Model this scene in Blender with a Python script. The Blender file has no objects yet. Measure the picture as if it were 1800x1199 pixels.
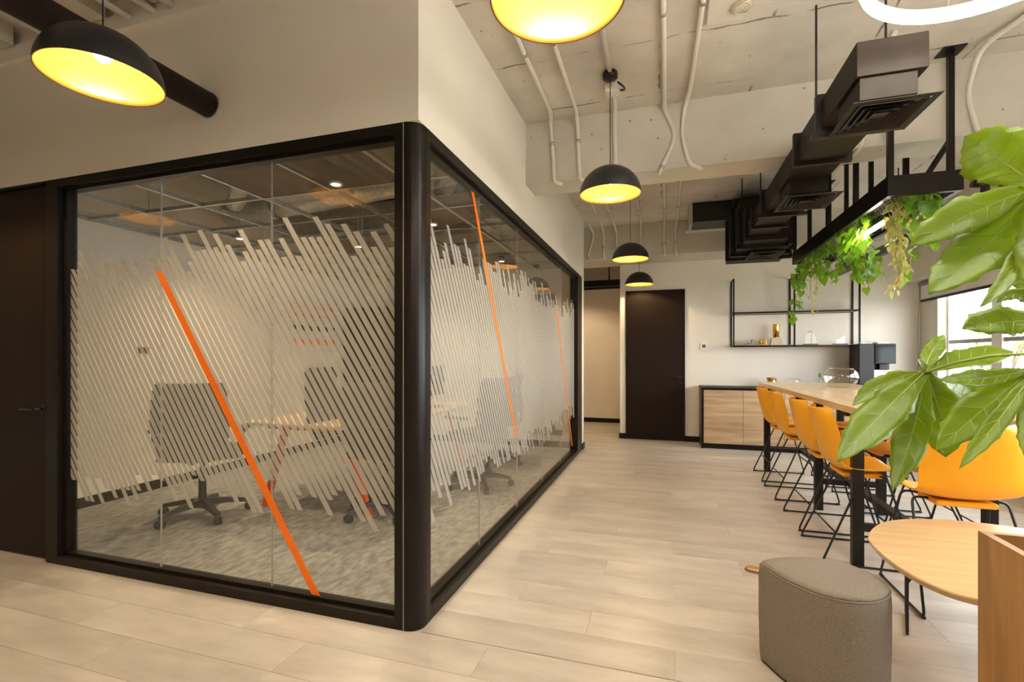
import bpy, math, random
from mathutils import Vector, Matrix

# ------------------------------------------------------------------ camera, world, exposure
S = bpy.context.scene
COL = S.collection
CX, HY, F, CH = 900.0, 627.0, 850.0, 1.30
YAW = math.atan2(1168 - CX, F)
c_, s_ = math.cos(YAW), math.sin(YAW)

cam_d = bpy.data.cameras.new('camera')
cam_d.sensor_width = 36.0
cam_d.lens = F / 1800 * 36
cam_d.shift_y = (HY - 599.5) / 1800
cam_d.clip_start = 0.02
cam = bpy.data.objects.new('camera', cam_d)
COL.objects.link(cam)
cam.location = (0, 0, CH)
cam.rotation_euler = (math.pi / 2, 0, YAW)
S.camera = cam

S.view_settings.view_transform = 'Standard'
S.view_settings.look = 'None'
S.view_settings.gamma = 1
S.view_settings.use_curve_mapping = False
S.view_settings.exposure = 0.5

W = bpy.data.worlds.new('world')
S.world = W
W.use_nodes = True
bg = W.node_tree.nodes['Background']
bg.inputs[0].default_value = (0.92, 0.96, 1.0, 1)
bg.inputs[1].default_value = 12.0

WARM = (1.0, 0.75, 0.45)
BULB = 640         # bulb radiance
DOWN_W = 78
XW = 3.29          # window wall
for (y0, y1) in ((1.2, 3.0), (3.2, 6.39), (6.56, 7.44)):
    ld = bpy.data.lights.new('window_portal', 'AREA')
    ld.shape = 'RECTANGLE'; ld.size = 1.25; ld.size_y = y1 - y0
    ld.cycles.is_portal = True
    lo = bpy.data.objects.new('window_portal', ld); COL.objects.link(lo)
    lo.location = (XW + 0.02, (y0 + y1) / 2, 1.55)
    lo.rotation_euler = (0, math.pi / 2, 0)

# ------------------------------------------------------------------ helpers
def ray(u, v):
    r = (u - CX) / F; z = (HY - v) / F
    return Vector((c_ * r - s_, s_ * r + c_, z))
def px(u, v, depth):            # point seen in that direction at that forward distance
    return Vector((0, 0, CH)) + ray(u, v) * depth
R = math.radians

class MB:
    def __init__(self): self.v = []; self.f = []; self.sm = []
    def add(self, vs, fs, smooth=False):
        o = len(self.v); self.v += [tuple(p) for p in vs]
        for f in fs: self.f.append(tuple(i + o for i in f)); self.sm.append(smooth)
        return self
    def box(self, x0, x1, y0, y1, z0, z1):
        vs = [(x0,y0,z0),(x1,y0,z0),(x1,y1,z0),(x0,y1,z0),(x0,y0,z1),(x1,y0,z1),(x1,y1,z1),(x0,y1,z1)]
        return self.add(vs, [(0,3,2,1),(4,5,6,7),(0,1,5,4),(1,2,6,5),(2,3,7,6),(3,0,4,7)])
    def bbox(self, x0, x1, y0, y1, z0, z1, b=0.01):   # bevelled vertical + top edges, as a rounded prism
        pts = []
        for (cx, cy, a0) in ((x1-b,y1-b,0),(x0+b,y1-b,90),(x0+b,y0+b,180),(x1-b,y0+b,270)):
            for k in range(4):
                a = R(a0 + 30*k); pts.append((cx + b*math.cos(a), cy + b*math.sin(a)))
        mx, my = (x0+x1)/2, (y0+y1)/2
        ins = lambda q, t: [(p[0] + (b*t if p[0] < mx else -b*t), p[1] + (b*t if p[1] < my else -b*t)) for p in q]
        return self.rings([[(p[0],p[1],z) for p in ins(pts,t)] for z, t in ((z0,.6),(z0+b*.6,0),(z1-b*.6,0),(z1,.6))], cap=True)
    def rings(self, rings, cap=False, smooth=False, closed=True):
        n = len(rings[0]); vs = [p for r in rings for p in r]; fs = []
        for i in range(len(rings)-1):
            for j in range(n if closed else n-1):
                k = (j+1) % n
                fs.append((i*n+j, i*n+k, (i+1)*n+k, (i+1)*n+j))
        self.add(vs, fs, smooth)
        if cap:
            o = len(self.v) - len(vs)
            self.f.append(tuple(o + j for j in range(n-1,-1,-1))); self.sm.append(False)
            self.f.append(tuple(o + (len(rings)-1)*n + j for j in range(n))); self.sm.append(False)
        return self
    def prism(self, pts, z0, z1):
        return self.rings([[(x,y,z0) for x,y in pts], [(x,y,z1) for x,y in pts]], cap=True)
    def lathe(self, prof, cx=0, cy=0, cz=0, n=32, smooth=True, cap=False):
        rings = [[(cx + r*math.cos(2*math.pi*k/n), cy + r*math.sin(2*math.pi*k/n), cz + z) for k in range(n)] for r, z in prof]
        return self.rings(rings, smooth=smooth, cap=cap)
    def tube(self, pts, r, n=8, smooth=True, closed=False):
        pts = [Vector(p) for p in pts]; m = len(pts)
        rad = r if isinstance(r, (list, tuple)) else [r]*m
        t0 = (pts[1]-pts[0]).normalized()
        up = Vector((0,0,1)) if abs(t0.z) < .9 else Vector((1,0,0))
        nrm = t0.cross(up).normalized(); rings = []
        for i, p in enumerate(pts):
            if closed: t = (pts[(i+1)%m]-pts[i-1]).normalized()
            else:
                a = pts[max(i-1,0)]; b = pts[min(i+1,m-1)]; t = (b-a).normalized()
            nrm = (nrm - t*nrm.dot(t)).normalized(); bn = t.cross(nrm)
            rings.append([tuple(p + (nrm*math.cos(2*math.pi*k/n) + bn*math.sin(2*math.pi*k/n))*rad[i]) for k in range(n)])
        if closed: rings.append(rings[0])
        return self.rings(rings, cap=not closed, smooth=smooth)
    def bar(self, a, b, w, h=None):       # square bar between points
        h = h or w; a = Vector(a); b = Vector(b); t = (b-a).normalized()
        up = Vector((0,0,1)) if abs(t.z) < .95 else Vector((0,1,0))
        x = t.cross(up).normalized(); y = x.cross(t)
        q = [(-.5,-.5),(.5,-.5),(.5,.5),(-.5,.5)]
        return self.rings([[tuple(p + x*w*i + y*h*j) for i,j in q] for p in (a,b)], cap=True)
    def sphere(self, c, r, n=12, m=8, sz=1):
        prof = [(max(1e-4, r*math.sin(math.pi*i/m)), -r*sz*math.cos(math.pi*i/m)) for i in range(m+1)]
        return self.lathe(prof, *c, n=n)
    def mesh(self, name, mat):
        me = bpy.data.meshes.new(name); me.from_pydata(self.v, [], self.f)
        me.polygons.foreach_set('use_smooth', self.sm)
        if mat: me.materials.append(mat)
        me.update(); return me
    def build(self, name, mat, parent=None, loc=None, **kw):
        o = bpy.data.objects.new(name, self.mesh(name, mat)); COL.objects.link(o)
        if parent: o.parent = parent
        if loc: o.location = loc
        for k, v in kw.items(): o[k] = v
        return o

def rnd(pts, r=0.03, k=4):           # round the inner corners of a polyline
    pts = [Vector(p) for p in pts]; out = [pts[0]]
    for i in range(1, len(pts)-1):
        a, b, c = pts[i-1], pts[i], pts[i+1]
        d1 = (a-b); d2 = (c-b); q = min(r, d1.length*.45, d2.length*.45)
        p0 = b + d1.normalized()*q; p2 = b + d2.normalized()*q
        for j in range(k+1):
            t = j/k; out.append(p0*(1-t)**2 + b*2*t*(1-t) + p2*t*t)
    out.append(pts[-1]); return out

def tag(o, label=None, cat=None, group=None, kind=None):
    if label: o['label'] = label
    if cat: o['category'] = cat
    if group: o['group'] = group
    if kind: o['kind'] = kind
    return o
def thing(name, label, cat, loc=(0,0,0), rz=0, group=None):
    o = bpy.data.objects.new(name, None); o.empty_display_size = .05
    COL.objects.link(o); o.location = loc; o.rotation_euler = (0,0,rz)
    return tag(o, label, cat, group)
def struct(name, mb, mat, parent=None):
    o = mb.build(name, mat, parent)
    if not parent: o['kind'] = 'structure'
    return o
def copy_tree(o, parent=None):
    c = o.copy(); COL.objects.link(c); c.parent = parent
    for ch in o.children: copy_tree(ch, c)
    return c
def dup(o, label, loc, rz):
    c = copy_tree(o); c['label'] = label; c.location = loc; c.rotation_euler = (0,0,rz); return c

# ------------------------------------------------------------------ materials
def mat(name, col, rough=.5, metal=0, spec=None, emit=None, estr=0):
    m = bpy.data.materials.new(name); m.use_nodes = True
    b = m.node_tree.nodes['Principled BSDF']
    b.inputs['Base Color'].default_value = (*col, 1); b.inputs['Roughness'].default_value = rough
    b.inputs['Metallic'].default_value = metal
    if spec is not None: b.inputs['Specular IOR Level'].default_value = spec
    if emit: b.inputs['Emission Color'].default_value = (*emit,1); b.inputs['Emission Strength'].default_value = estr
    return m
def noisy(m, c1, c2, scale=(4,4,4), detail=6, bump=0, bscale=60, lo=.35, hi=.65, rand=0, objco=True):
    nt = m.node_tree; N = nt.nodes; L = nt.links; b = N['Principled BSDF']
    tc = N.new('ShaderNodeTexCoord'); mp = N.new('ShaderNodeMapping'); mp.inputs['Scale'].default_value = scale
    src = tc.outputs['Object']
    if rand:
        oi = N.new('ShaderNodeObjectInfo'); va = N.new('ShaderNodeVectorMath'); va.operation = 'ADD'
        sc = N.new('ShaderNodeVectorMath'); sc.operation = 'SCALE'; sc.inputs['Scale'].default_value = 37
        cb = N.new('ShaderNodeCombineXYZ'); L.new(oi.outputs['Random'], cb.inputs[0]); L.new(oi.outputs['Random'], cb.inputs[1])
        L.new(cb.outputs[0], sc.inputs[0]); L.new(src, va.inputs[0]); L.new(sc.outputs[0], va.inputs[1]); src = va.outputs[0]
    L.new(src, mp.inputs['Vector'])
    n = N.new('ShaderNodeTexNoise'); n.inputs['Scale'].default_value = 1; n.inputs['Detail'].default_value = detail; n.inputs['Roughness'].default_value = .6
    L.new(mp.outputs[0], n.inputs['Vector'])
    cr = N.new('ShaderNodeValToRGB'); cr.color_ramp.elements[0].position = lo; cr.color_ramp.elements[1].position = hi
    cr.color_ramp.elements[0].color = (*c1,1); cr.color_ramp.elements[1].color = (*c2,1)
    L.new(n.outputs['Fac'], cr.inputs[0]); out = cr.outputs[0]
    if rand:
        hs = N.new('ShaderNodeHueSaturation'); mr = N.new('ShaderNodeMapRange')
        mr.inputs['To Min'].default_value = 1-rand; mr.inputs['To Max'].default_value = 1+rand
        L.new(oi.outputs['Random'], mr.inputs['Value']); L.new(mr.outputs[0], hs.inputs['Value']); L.new(out, hs.inputs['Color']); out = hs.outputs[0]
    L.new(out, b.inputs['Base Color'])
    if bump:
        n2 = N.new('ShaderNodeTexNoise'); n2.inputs['Scale'].default_value = bscale; n2.inputs['Detail'].default_value = 4
        L.new(tc.outputs['Object'], n2.inputs['Vector'])
        bp = N.new('ShaderNodeBump'); bp.inputs['Strength'].default_value = bump; bp.inputs['Distance'].default_value = .01
        L.new(n2.outputs['Fac'], bp.inputs['Height']); L.new(bp.outputs[0], b.inputs['Normal'])
    return m
M = {}
M['wall'] = noisy(mat('wall_paint', (.80,.745,.66), .75), (.79,.735,.65), (.82,.765,.68), (2,2,2), bump=.05, bscale=150)
M['floor'] = noisy(mat('floor_plank', (.6,.53,.45), .33), (.43,.392,.345), (.59,.545,.485), (1.6,5,3), detail=8, bump=.03, bscale=20, rand=.06)
M['floor_base'] = noisy(mat('floor_base', (.5,.44,.36), .45), (.45,.41,.36), (.57,.525,.465), (1.6,6,3), detail=8)
M['carpet'] = noisy(mat('carpet', (.3,.28,.24), .95, spec=.1), (.20,.19,.17), (.46,.44,.40), (24,11,30), detail=15, bump=.9, bscale=300, lo=.30, hi=.70)
M['dark'] = mat('dark_brown_metal', (.010,.007,.005), .34, spec=.22)
M['darkmatt'] = mat('dark_brown_matt', (.013,.009,.007), .45, spec=.3)
M['door'] = mat('dark_door_laminate', (.016,.010,.006), .42, spec=.12)
M['ductpaint'] = noisy(mat('duct_brown_paint', (.06,.045,.034),   .5, spec=.12), (.020,.0145,.0105), (.028,.0205,.015), (6,6,6))
M['black'] = mat('black_metal', (.008,.008,.009), .35)
M['plastic'] = mat('black_plastic', (.012,.012,.013), .5)
M['mesh_fabric'] = noisy(mat('black_fabric', (.02,.02,.02), .9), (.014,.014,.014), (.035,.033,.03), (200,200,200))
M['lampout'] = mat('lamp_black_enamel', (.016,.016,.018), .38)
M['gold_in'] = mat('lamp_gold_lining', (.20,.098,.011), .34, metal=.15, spec=.8)
M['bulb'] = mat('bulb_glow', (1,1,1), .5, emit=WARM, estr=BULB)
M['led'] = mat('led_glow', (1,1,1), .5, emit=(1,.93,.82), estr=60)
M['downled'] = mat('downlight_glow', (1,1,1), .5, emit=(1,.93,.8), estr=12)
M['yellow'] = mat('yellow_plastic', (.93,.43,.010), .36)
M['orange'] = mat('orange_vinyl', (.93,.19,.002), .5)
M['orange_steel'] = mat('orange_steel', (.85,.11,.01), .4)
M['white'] = mat('white_plastic', (.80,.78,.74), .45)
M['pvc'] = mat('white_painted_conduit', (.72,.68,.60), .5)
M['galv'] = noisy(mat('galvanised_steel', (.5,.5,.48), .38, metal=.9), (.42,.42,.40), (.6,.6,.58), (20,20,20))
M['foil'] = noisy(mat('insulation_foil', (.6,.6,.57), .42, metal=.6), (.42,.41,.38), (.62,.6,.56), (25,25,25), bump=.6, bscale=40)
M['chrome'] = mat('chrome', (.7,.7,.7), .12, metal=1)
M['brass'] = mat('polished_gold', (.85,.52,.12), .16, metal=1)
M['red'] = mat('red_cable', (.5,.04,.02), .5)
M['leather'] = mat('tan_leather', (.45,.20,.06), .5)
M['pouf'] = noisy(mat('grey_felt', (.3,.27,.23), .92, spec=.15), (.19,.165,.135), (.285,.25,.205), (260,260,260), bump=.3, bscale=500)
M['soil'] = noisy(mat('soil', (.03,.02,.012), .95), (.015,.01,.006), (.06,.04,.025), (60,60,60), bump=.8)
M['screen'] = mat('dark_glass_screen', (.006,.007,.009), .08, spec=.2)
M['grey'] = mat('grey_plastic', (.30,.29,.28), .4)
M['silver'] = mat('silver_plastic', (.5,.5,.5), .3, metal=.6)
M['paper'] = mat('poster_paper', (.72,.68,.6), .7)
M['cream'] = mat('cream_stone', (.62,.53,.36), .5)
M['green_cap'] = mat('green_plastic', (.02,.28,.06), .4)
M['reflection_brown'] = noisy(mat('brown_reflection', (.12,.09,.06), .7), (.10,.075,.05), (.14,.105,.07), (3,3,3))  # brown of a reflection in the partition glass, put into panels

def concrete(name, a, b, seams=True):
    m = mat(name, a, .85); noisy(m, a, b, (1.5,1.5,1.5), detail=10, bump=.25, bscale=14, lo=.3, hi=.7)
    nt = m.node_tree; N = nt.nodes; L = nt.links; bs = N['Principled BSDF']
    tc = N.new('ShaderNodeTexCoord')
    vo = N.new('ShaderNodeTexVoronoi'); vo.inputs['Scale'].default_value = 7; vo.inputs['Randomness'].default_value = 1
    L.new(tc.outputs['Object'], vo.inputs['Vector'])
    cr = N.new('ShaderNodeValToRGB'); cr.color_ramp.elements[0].position = .05; cr.color_ramp.elements[1].position = .075
    cr.color_ramp.elements[0].color = (.35,.33,.3,1); cr.color_ramp.elements[1].color = (1,1,1,1)
    L.new(vo.outputs['Distance'], cr.inputs[0])
    old = bs.inputs['Base Color'].links[0].from_socket
    mx = N.new('ShaderNodeMixRGB'); mx.blend_type = 'MULTIPLY'; mx.inputs[0].default_value = .8
    L.new(old, mx.inputs[1]); L.new(cr.outputs[0], mx.inputs[2]); out = mx.outputs[0]
    if seams:          # formwork board joints, broken up
        br = N.new('ShaderNodeTexBrick'); br.inputs['Scale'].default_value = 1; br.inputs['Mortar Size'].default_value = .010
        br.inputs['Mortar Smooth'].default_value = .6
        br.inputs['Brick Width'].default_value = 1.25; br.inputs['Row Height'].default_value = .62
        for i in (1,2): br.inputs[i].default_value = (1,1,1,1)
        br.inputs[3].default_value = (.32,.3,.27,1)
        nz = N.new('ShaderNodeTexNoise'); nz.inputs['Scale'].default_value = 5; nz.inputs['Detail'].default_value = 6
        L.new(tc.outputs['Object'], nz.inputs['Vector'])
        ad = N.new('ShaderNodeMixRGB'); ad.blend_type = 'ADD'; ad.inputs[0].default_value = .06
        L.new(tc.outputs['Object'], ad.inputs[1]); L.new(nz.outputs['Color'], ad.inputs[2]); L.new(ad.outputs[0], br.inputs['Vector'])
        cr2 = N.new('ShaderNodeValToRGB'); cr2.color_ramp.elements[0].position = .45; cr2.color_ramp.elements[1].position = .6
        L.new(nz.outputs['Fac'], cr2.inputs[0])
        m2 = N.new('ShaderNodeMixRGB'); m2.blend_type = 'MULTIPLY'
        L.new(cr2.outputs[0], m2.inputs[0]); L.new(out, m2.inputs[1]); L.new(br.outputs[0], m2.inputs[2]); out = m2.outputs[0]
    L.new(out, bs.inputs['Base Color'])
    return m
M['concrete'] = concrete('ceiling_concrete', (.50,.455,.395), (.72,.675,.60))
M['concrete2'] = concrete('beam_concrete', (.52,.485,.42), (.66,.62,.54), False)
M['shaded_slab'] = concrete('shaded_raw_slab', (.26,.24,.20), (.40,.37,.31))  # darker than the main ceiling: the room's dim light put into the colour

def wood(name, c1, c2, ax='x', sc=6, rough=.4):
    m = mat(name, c1, rough); nt = m.node_tree; N = nt.nodes; L = nt.links
    tc = N.new('ShaderNodeTexCoord'); mp = N.new('ShaderNodeMapping')
    mp.inputs['Scale'].default_value = {'x':(.7,9,9),'y':(9,.7,9),'z':(9,9,.7)}[ax]
    L.new(tc.outputs['Object'], mp.inputs[0])
    n = N.new('ShaderNodeTexNoise'); n.inputs['Scale'].default_value = sc; n.inputs['Detail'].default_value = 8; n.inputs['Distortion'].default_value = .6
    L.new(mp.outputs[0], n.inputs[0])
    cr = N.new('ShaderNodeValToRGB'); cr.color_ramp.elements[0].position = .3; cr.color_ramp.elements[1].position = .7
    cr.color_ramp.elements[0].color = (*c1,1); cr.color_ramp.elements[1].color = (*c2,1)
    L.new(n.outputs['Fac'], cr.inputs[0]); L.new(cr.outputs[0], N['Principled BSDF'].inputs['Base Color'])
    return m
M['oak_y'] = wood('oak_top', (.66,.44,.22), (.78,.56,.31), 'y', 3, .22)
M['oak_x'] = wood('oak_table', (.58,.39,.19), (.70,.50,.27), 'x', 3, .38)
M['oak_cab'] = wood('rustic_oak', (.36,.235,.12), (.60,.425,.25), 'x', 2, .5)
M['oak_z'] = wood('planter_oak', (.35,.175,.05), (.47,.265,.09), 'z', 3, .45)
M['oak_shelf'] = wood('shelf_oak', (.40,.27,.12), (.52,.36,.17), 'x', 3, .5)

def thin_glass(name, tint=(1,1,1), boost=1.0):
    m = bpy.data.materials.new(name); m.use_nodes = True; nt = m.node_tree; N = nt.nodes; L = nt.links
    N.remove(N['Principled BSDF']); out = N['Material Output']
    t = N.new('ShaderNodeBsdfTransparent'); t.inputs[0].default_value = (*tint,1)
    g = N.new('ShaderNodeBsdfGlossy'); g.inputs['Roughness'].default_value = 0.0
    fr = N.new('ShaderNodeFresnel'); fr.inputs[0].default_value = 1.5
    mm = N.new('ShaderNodeMath'); mm.operation = 'MULTIPLY'; mm.inputs[1].default_value = boost; mm.use_clamp = True
    ge = N.new('ShaderNodeNewGeometry'); ir = N.new('ShaderNodeMapRange')      # same reflectance on both sides of the pane
    ir.inputs['To Min'].default_value = 1.5; ir.inputs['To Max'].default_value = 1/1.5
    L.new(ge.outputs['Backfacing'], ir.inputs['Value']); L.new(ir.outputs[0], fr.inputs[0])
    L.new(fr.outputs[0], mm.inputs[0])
    mx = N.new('ShaderNodeMixShader'); L.new(mm.outputs[0], mx.inputs[0]); L.new(t.outputs[0], mx.inputs[1]); L.new(g.outputs[0], mx.inputs[2])
    L.new(mx.outputs[0], out.inputs[0]); return m
M['glass'] = thin_glass('partition_glass', (.99,.995,.99), 1.2)
M['clear'] = thin_glass('clear_glass', (.985,.99,.985), 1.1)
def frosted():
    m = bpy.data.materials.new('frosted_vinyl'); m.use_nodes = True; nt = m.node_tree; N = nt.nodes; L = nt.links
    b = N['Principled BSDF']; b.inputs['Base Color'].default_value = (.56,.54,.50,1); b.inputs['Roughness'].default_value = .6
    tl = N.new('ShaderNodeBsdfTranslucent'); tl.inputs[0].default_value = (.62,.60,.56,1)
    tr = N.new('ShaderNodeBsdfTransparent')
    a = N.new('ShaderNodeMixShader'); a.inputs[0].default_value = .45
    L.new(b.outputs[0], a.inputs[1]); L.new(tl.outputs[0], a.inputs[2])
    x = N.new('ShaderNodeMixShader'); x.inputs[0].default_value = .42
    L.new(a.outputs[0], x.inputs[1]); L.new(tr.outputs[0], x.inputs[2]); L.new(x.outputs[0], N['Material Output'].inputs[0])
    return m
M['frost'] = frosted()
def leafmat(name, c1, c2, trans, rough=.38):
    m = mat(name, c1, rough); noisy(m, c1, c2, (9,9,9), detail=3, rand=.12)
    nt = m.node_tree; N = nt.nodes; L = nt.links; b = N['Principled BSDF']
    tl = N.new('ShaderNodeBsdfTranslucent'); tl.inputs[0].default_value = (*trans,1)
    x = N.new('ShaderNodeMixShader'); x.inputs[0].default_value = .45
    L.new(b.outputs[0], x.inputs[1]); L.new(tl.outputs[0], x.inputs[2]); L.new(x.outputs[0], N['Material Output'].inputs[0])
    return m
M['fatsia'] = leafmat('fatsia_leaf', (.15,.25,.006), (.22,.34,.012), (.50,.62,.004))
M['rib'] = mat('leaf_rib', (.36,.46,.12), .5)
M['ivy'] = leafmat('ivy_leaf', (.06,.19,.012), (.16,.34,.03), (.32,.52,.03))
M['varieg'] = leafmat('yellow_leaf', (.40,.40,.10), (.60,.58,.24), (.62,.58,.16))
M['vinestem'] = mat('vine_stem', (.28,.22,.08), .6)
M['treeleaf'] = leafmat('tree_leaf', (.14,.22,.06), (.26,.36,.12), (.3,.42,.1))
M['bark'] = noisy(mat('bark', (.12,.08,.05), .9), (.08,.055,.035), (.17,.12,.08), (14,14,3))
M['ground'] = noisy(mat('outside_ground', (.25,.25,.2), .9), (.2,.22,.15), (.32,.32,.27), (.5,.5,.5))

# ------------------------------------------------------------------ the room shell
ZC = 3.23
YL, XR, YE = 2.03, -1.10, 6.90
YF, YK = 7.87, 9.67
fl = struct('floor', MB().box(-8, XW, -3.6, YK, -.12, -.004), M['floor_base'])
RH, PL = .2185, 1.19
regions = [(-4.3, XW, 1.15, YL+.02), (XR, XW, YL+.02, YE), (-2.2, XW, YE, YF), (-2.2, -.675, YF, YK)]
plank_mesh = {}
for n in range(-4, 38):
    y0 = 2.04 + n*RH; y1 = y0 + RH
    j0 = .043 + n*(-.395)
    for k in range(-8, 14):
        x0 = j0 + k*PL; x1 = x0 + PL
        for (rx0, rx1, ry0, ry1) in regions:
            a, b, cc, d = max(x0,rx0), min(x1,rx1), max(y0,ry0), min(y1,ry1)
            if b-a < .02 or d-cc < .01: continue
            key = (round(b-a,3), round(d-cc,3))
            if key not in plank_mesh:
                w, h = key
                plank_mesh[key] = MB().box(.0007, w-.0007, .0007, h-.0007, 0, .004).mesh('floor_plank', M['floor'])
            o = bpy.data.objects.new('floor_plank', plank_mesh[key]); COL.objects.link(o)
            o.parent = fl; o.location = (a, cc, -.004)
struct('floor_carpet', MB().box(-4.75, XR-.08, YL+.1, YE, -.004, .006), M['carpet'])

# ceilings
ce = MB()
ce.box(XR-.2, XW+.3, -3.6, YL, ZC, ZC+.2); ce.box(XR-.14, XW+.3, YL, YK+.15, ZC, ZC+.2)
cl = struct('ceiling', ce, M['concrete'])
struct('ceiling_meeting_room', MB().box(-4.9, XR-.14, YL+.12, YK+.15, ZC, ZC+.2), M['shaded_slab'])
struct('ceiling_left', MB().box(-8.2, XR-.2, -3.6, YL+.12, ZC+.18, ZC+.4), M['concrete2'])
for i, x in enumerate([-6.2+.42*k for k in range(12)]):
    MB().box(x, x+.13, -3.6, YL-.04, ZC+.06, ZC+.18).build('ceiling_rib', M['concrete2'], cl)
struct('beam_near', MB().box(XR-.0, XW, 3.87, 4.17, 2.73, ZC), M['concrete2'])
struct('beam_far', MB().box(-4.75, XW, 7.25, YF+.12, 2.76, ZC), M['concrete2'])
struct('trim_2', MB().box(.28, .80, 7.10, 7.25, 3.04, 3.10), M['concrete2'])
struct('trim_1', MB().box(-8, XR, YL-.03, YL, 3.21, 3.30), M['wall'])

# walls
struct('wall_front', MB().box(-8, -4.66, YL, YL+.12, 0, 2.412).box(-8, XR, YL, YL+.12, 2.412, ZC+.18), M['wall'])
struct('wall_right_glass', MB().box(XR-.14, XR, YL+.12, YE, 2.412, ZC).box(XR-.14, XR, 6.73, YE, 0, 2.412), M['wall'])
struct('wall_meeting_left', MB().box(-4.9, -4.75, YL+.12, YK, 0, ZC), M['wall'])
struct('wall_meeting_back', MB().box(-4.75, XR-.14, YE-.12, YE, 0, ZC), M['wall'])
struct('wall_far', MB().box(-.675, XW+.3, YF, YF+.12, 0, 2.76).box(-.675, -.555, YF+.12, YK, 0, 2.76), M['wall'])
struct('wall_corridor', MB().box(-4.9, -.555, YK, YK+.12, 0, ZC).box(-.675, -.555, YF+.12, YK, 2.76, ZC), M['wall'])
struct('wall_back', MB().box(-8.2, XW+.3, -3.75, -3.6, 0, ZC+.4), M['wall'])
struct('wall_left', MB().box(-8.2, -8, -3.6, YL+.12, 0, ZC+.4), M['wall'])
# window wall (openings z .92..2.2)
ww = MB()
ww.box(XW, XW+.3, -3.6, YF, 0, .92).box(XW, XW+.3, -3.6, YF, 2.2, ZC)
for a, b in ((-3.6,1.2),(3.0,3.2),(7.44,YF)): ww.box(XW, XW+.3, a, b, .92, 2.2)
struct('wall_right', ww, M['wall'])
struct('wall_bulkhead', MB().box(3.12, XW, -3.6, YF, 2.30, ZC), M['wall'])
struct('baseboard_far', MB().box(-.69, -.578, YF-.014, YF, 0, .085).box(.292, .50, YF-.014, YF, 0, .085), M['dark'])
struct('baseboard_corridor', MB().box(-4.7, -.675, YK-.014, YK, 0, .085), M['dark'])
struct('baseboard_end', MB().box(XR-.01, XR+.014, 6.735, YE+.014, 0, .085), M['dark'])
struct('baseboard_meeting', MB().box(-4.75, -4.735, YL+.12, YE-.12, .006, .095).box(-4.735, XR-.14, YE-.134, YE-.12, .006, .095), M['dark'])
struct('baseboard_right', MB().box(XW-.014, XW, -3.6, YF-.014, 0, .085), M['dark'])

# windows with frames, panes, sill
wi = 0
for (y0, y1) in ((1.2,3.0),(3.2,7.44)):
    wi += 1
    w = MB()
    w.box(XW+.1, XW+.16, y0, y1, .92, .97).box(XW+.1, XW+.16, y0, y1, 2.15, 2.2).box(XW+.1, XW+.16, y0, y0+.05, .97, 2.15).box(XW+.1, XW+.16, y1-.03, y1, .97, 2.15)
    wo = struct('window_%d' % wi, w, M['white'])
    ms = (5.02, 6.475) if wi == 2 else ((y0+y1)/2,)
    edges = [y0+.05] + [e for q in ms for e in (q-.085, q+.085)] + [y1-.03]
    for q in ms: MB().box(XW+.09, XW+.17, q-.085, q+.085, .97, 2.15).build('window_mullion', M['white'], wo)
    for i in range(0, len(edges), 2):
        a, b = edges[i], edges[i+1]
        MB().box(XW+.105, XW+.155, a, b, 1.46, 1.505).build('window_transom', M['grey'], wo)
        MB().box(XW+.127, XW+.133, a, b, .97, 1.46).build('window_pane', M['clear'], wo)
        MB().box(XW+.127, XW+.133, a, b, 1.505, 2.15).build('window_pane', M['clear'], wo)
    MB().box(XW-.03, XW+.1, y0, y1, .9, .925).build('window_sill', M['white'], wo)
# roller blind on the visible window
bl = thing('roller_blind', 'grey roller blind rolled up at the top of the window', 'blind', (XW-.05, 5.3, 2.0))
MB().tube([(0,-2.0,.26),(0,2.45,.26)], .03, 10).build('blind_roll', M['grey'], bl)
MB().box(-.004,.004,-1.98,2.42,.05,.26).build('blind_fabric', M['white'], bl)
MB().box(-.012,.012,-1.98,2.42,.02,.05).build('bottom_bar', M['darkmatt'], bl)
MB().tube([(0,2.47,.25),(-.01,2.5,-.4),(-.01,2.49,-.9),(0,2.44,-.4),(0,2.46,.25)], .003, 5).build('pull_cord', M['grey'], bl)

# doors
d1 = struct('door_1', MB().bbox(-.573, .287, YF-.022, YF+.01, .006, 2.318, .004), M['door'])
MB().box(-.585,-.575,YF-.03,YF,0,2.335).box(.289,.299,YF-.03,YF,0,2.335).box(-.585,.299,YF-.03,YF,2.32,2.335).build('door_frame', M['dark'], d1)
h = MB(); h.tube([(.225,YF-.02,.985),(.225,YF-.07,.985)], .012).tube(rnd([(.225,YF-.065,.985),(.21,YF-.07,.985),(.09,YF-.07,.985)],.01), .009)
h.lathe([(.024,-.004),(.024,.004)], .225, YF-.028, .985, 16)
h.build('door_handle', M['black'], d1)
MB().tube([(.235,YF-.02,.90),(.235,YF-.04,.90)], .016, 12).build('lock', M['black'], d1)
d2 = struct('door_2', MB().bbox(-4.64, -3.735, YL+.03, YL+.07, .006, 2.395, .004), M['door'])
MB().box(-4.66,-4.645,YL,YL+.1,0,2.412).box(-3.73,-3.722,YL,YL+.1,0,2.412).box(-4.66,-3.722,YL,YL+.1,2.398,2.412).build('door_frame', M['dark'], d2)
h = MB(); h.tube([(-3.79,YL+.03,.965),(-3.79,YL-.03,.965)], .011).tube(rnd([(-3.79,YL-.028,.965),(-3.80,YL-.03,.965),(-3.93,YL-.03,.965)],.01), .01)
h.tube([(-3.79,YL+.012,.965),(-3.79,YL+.031,.965)], .026, 16)
h.build('door_handle', M['black'], d2)

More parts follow.
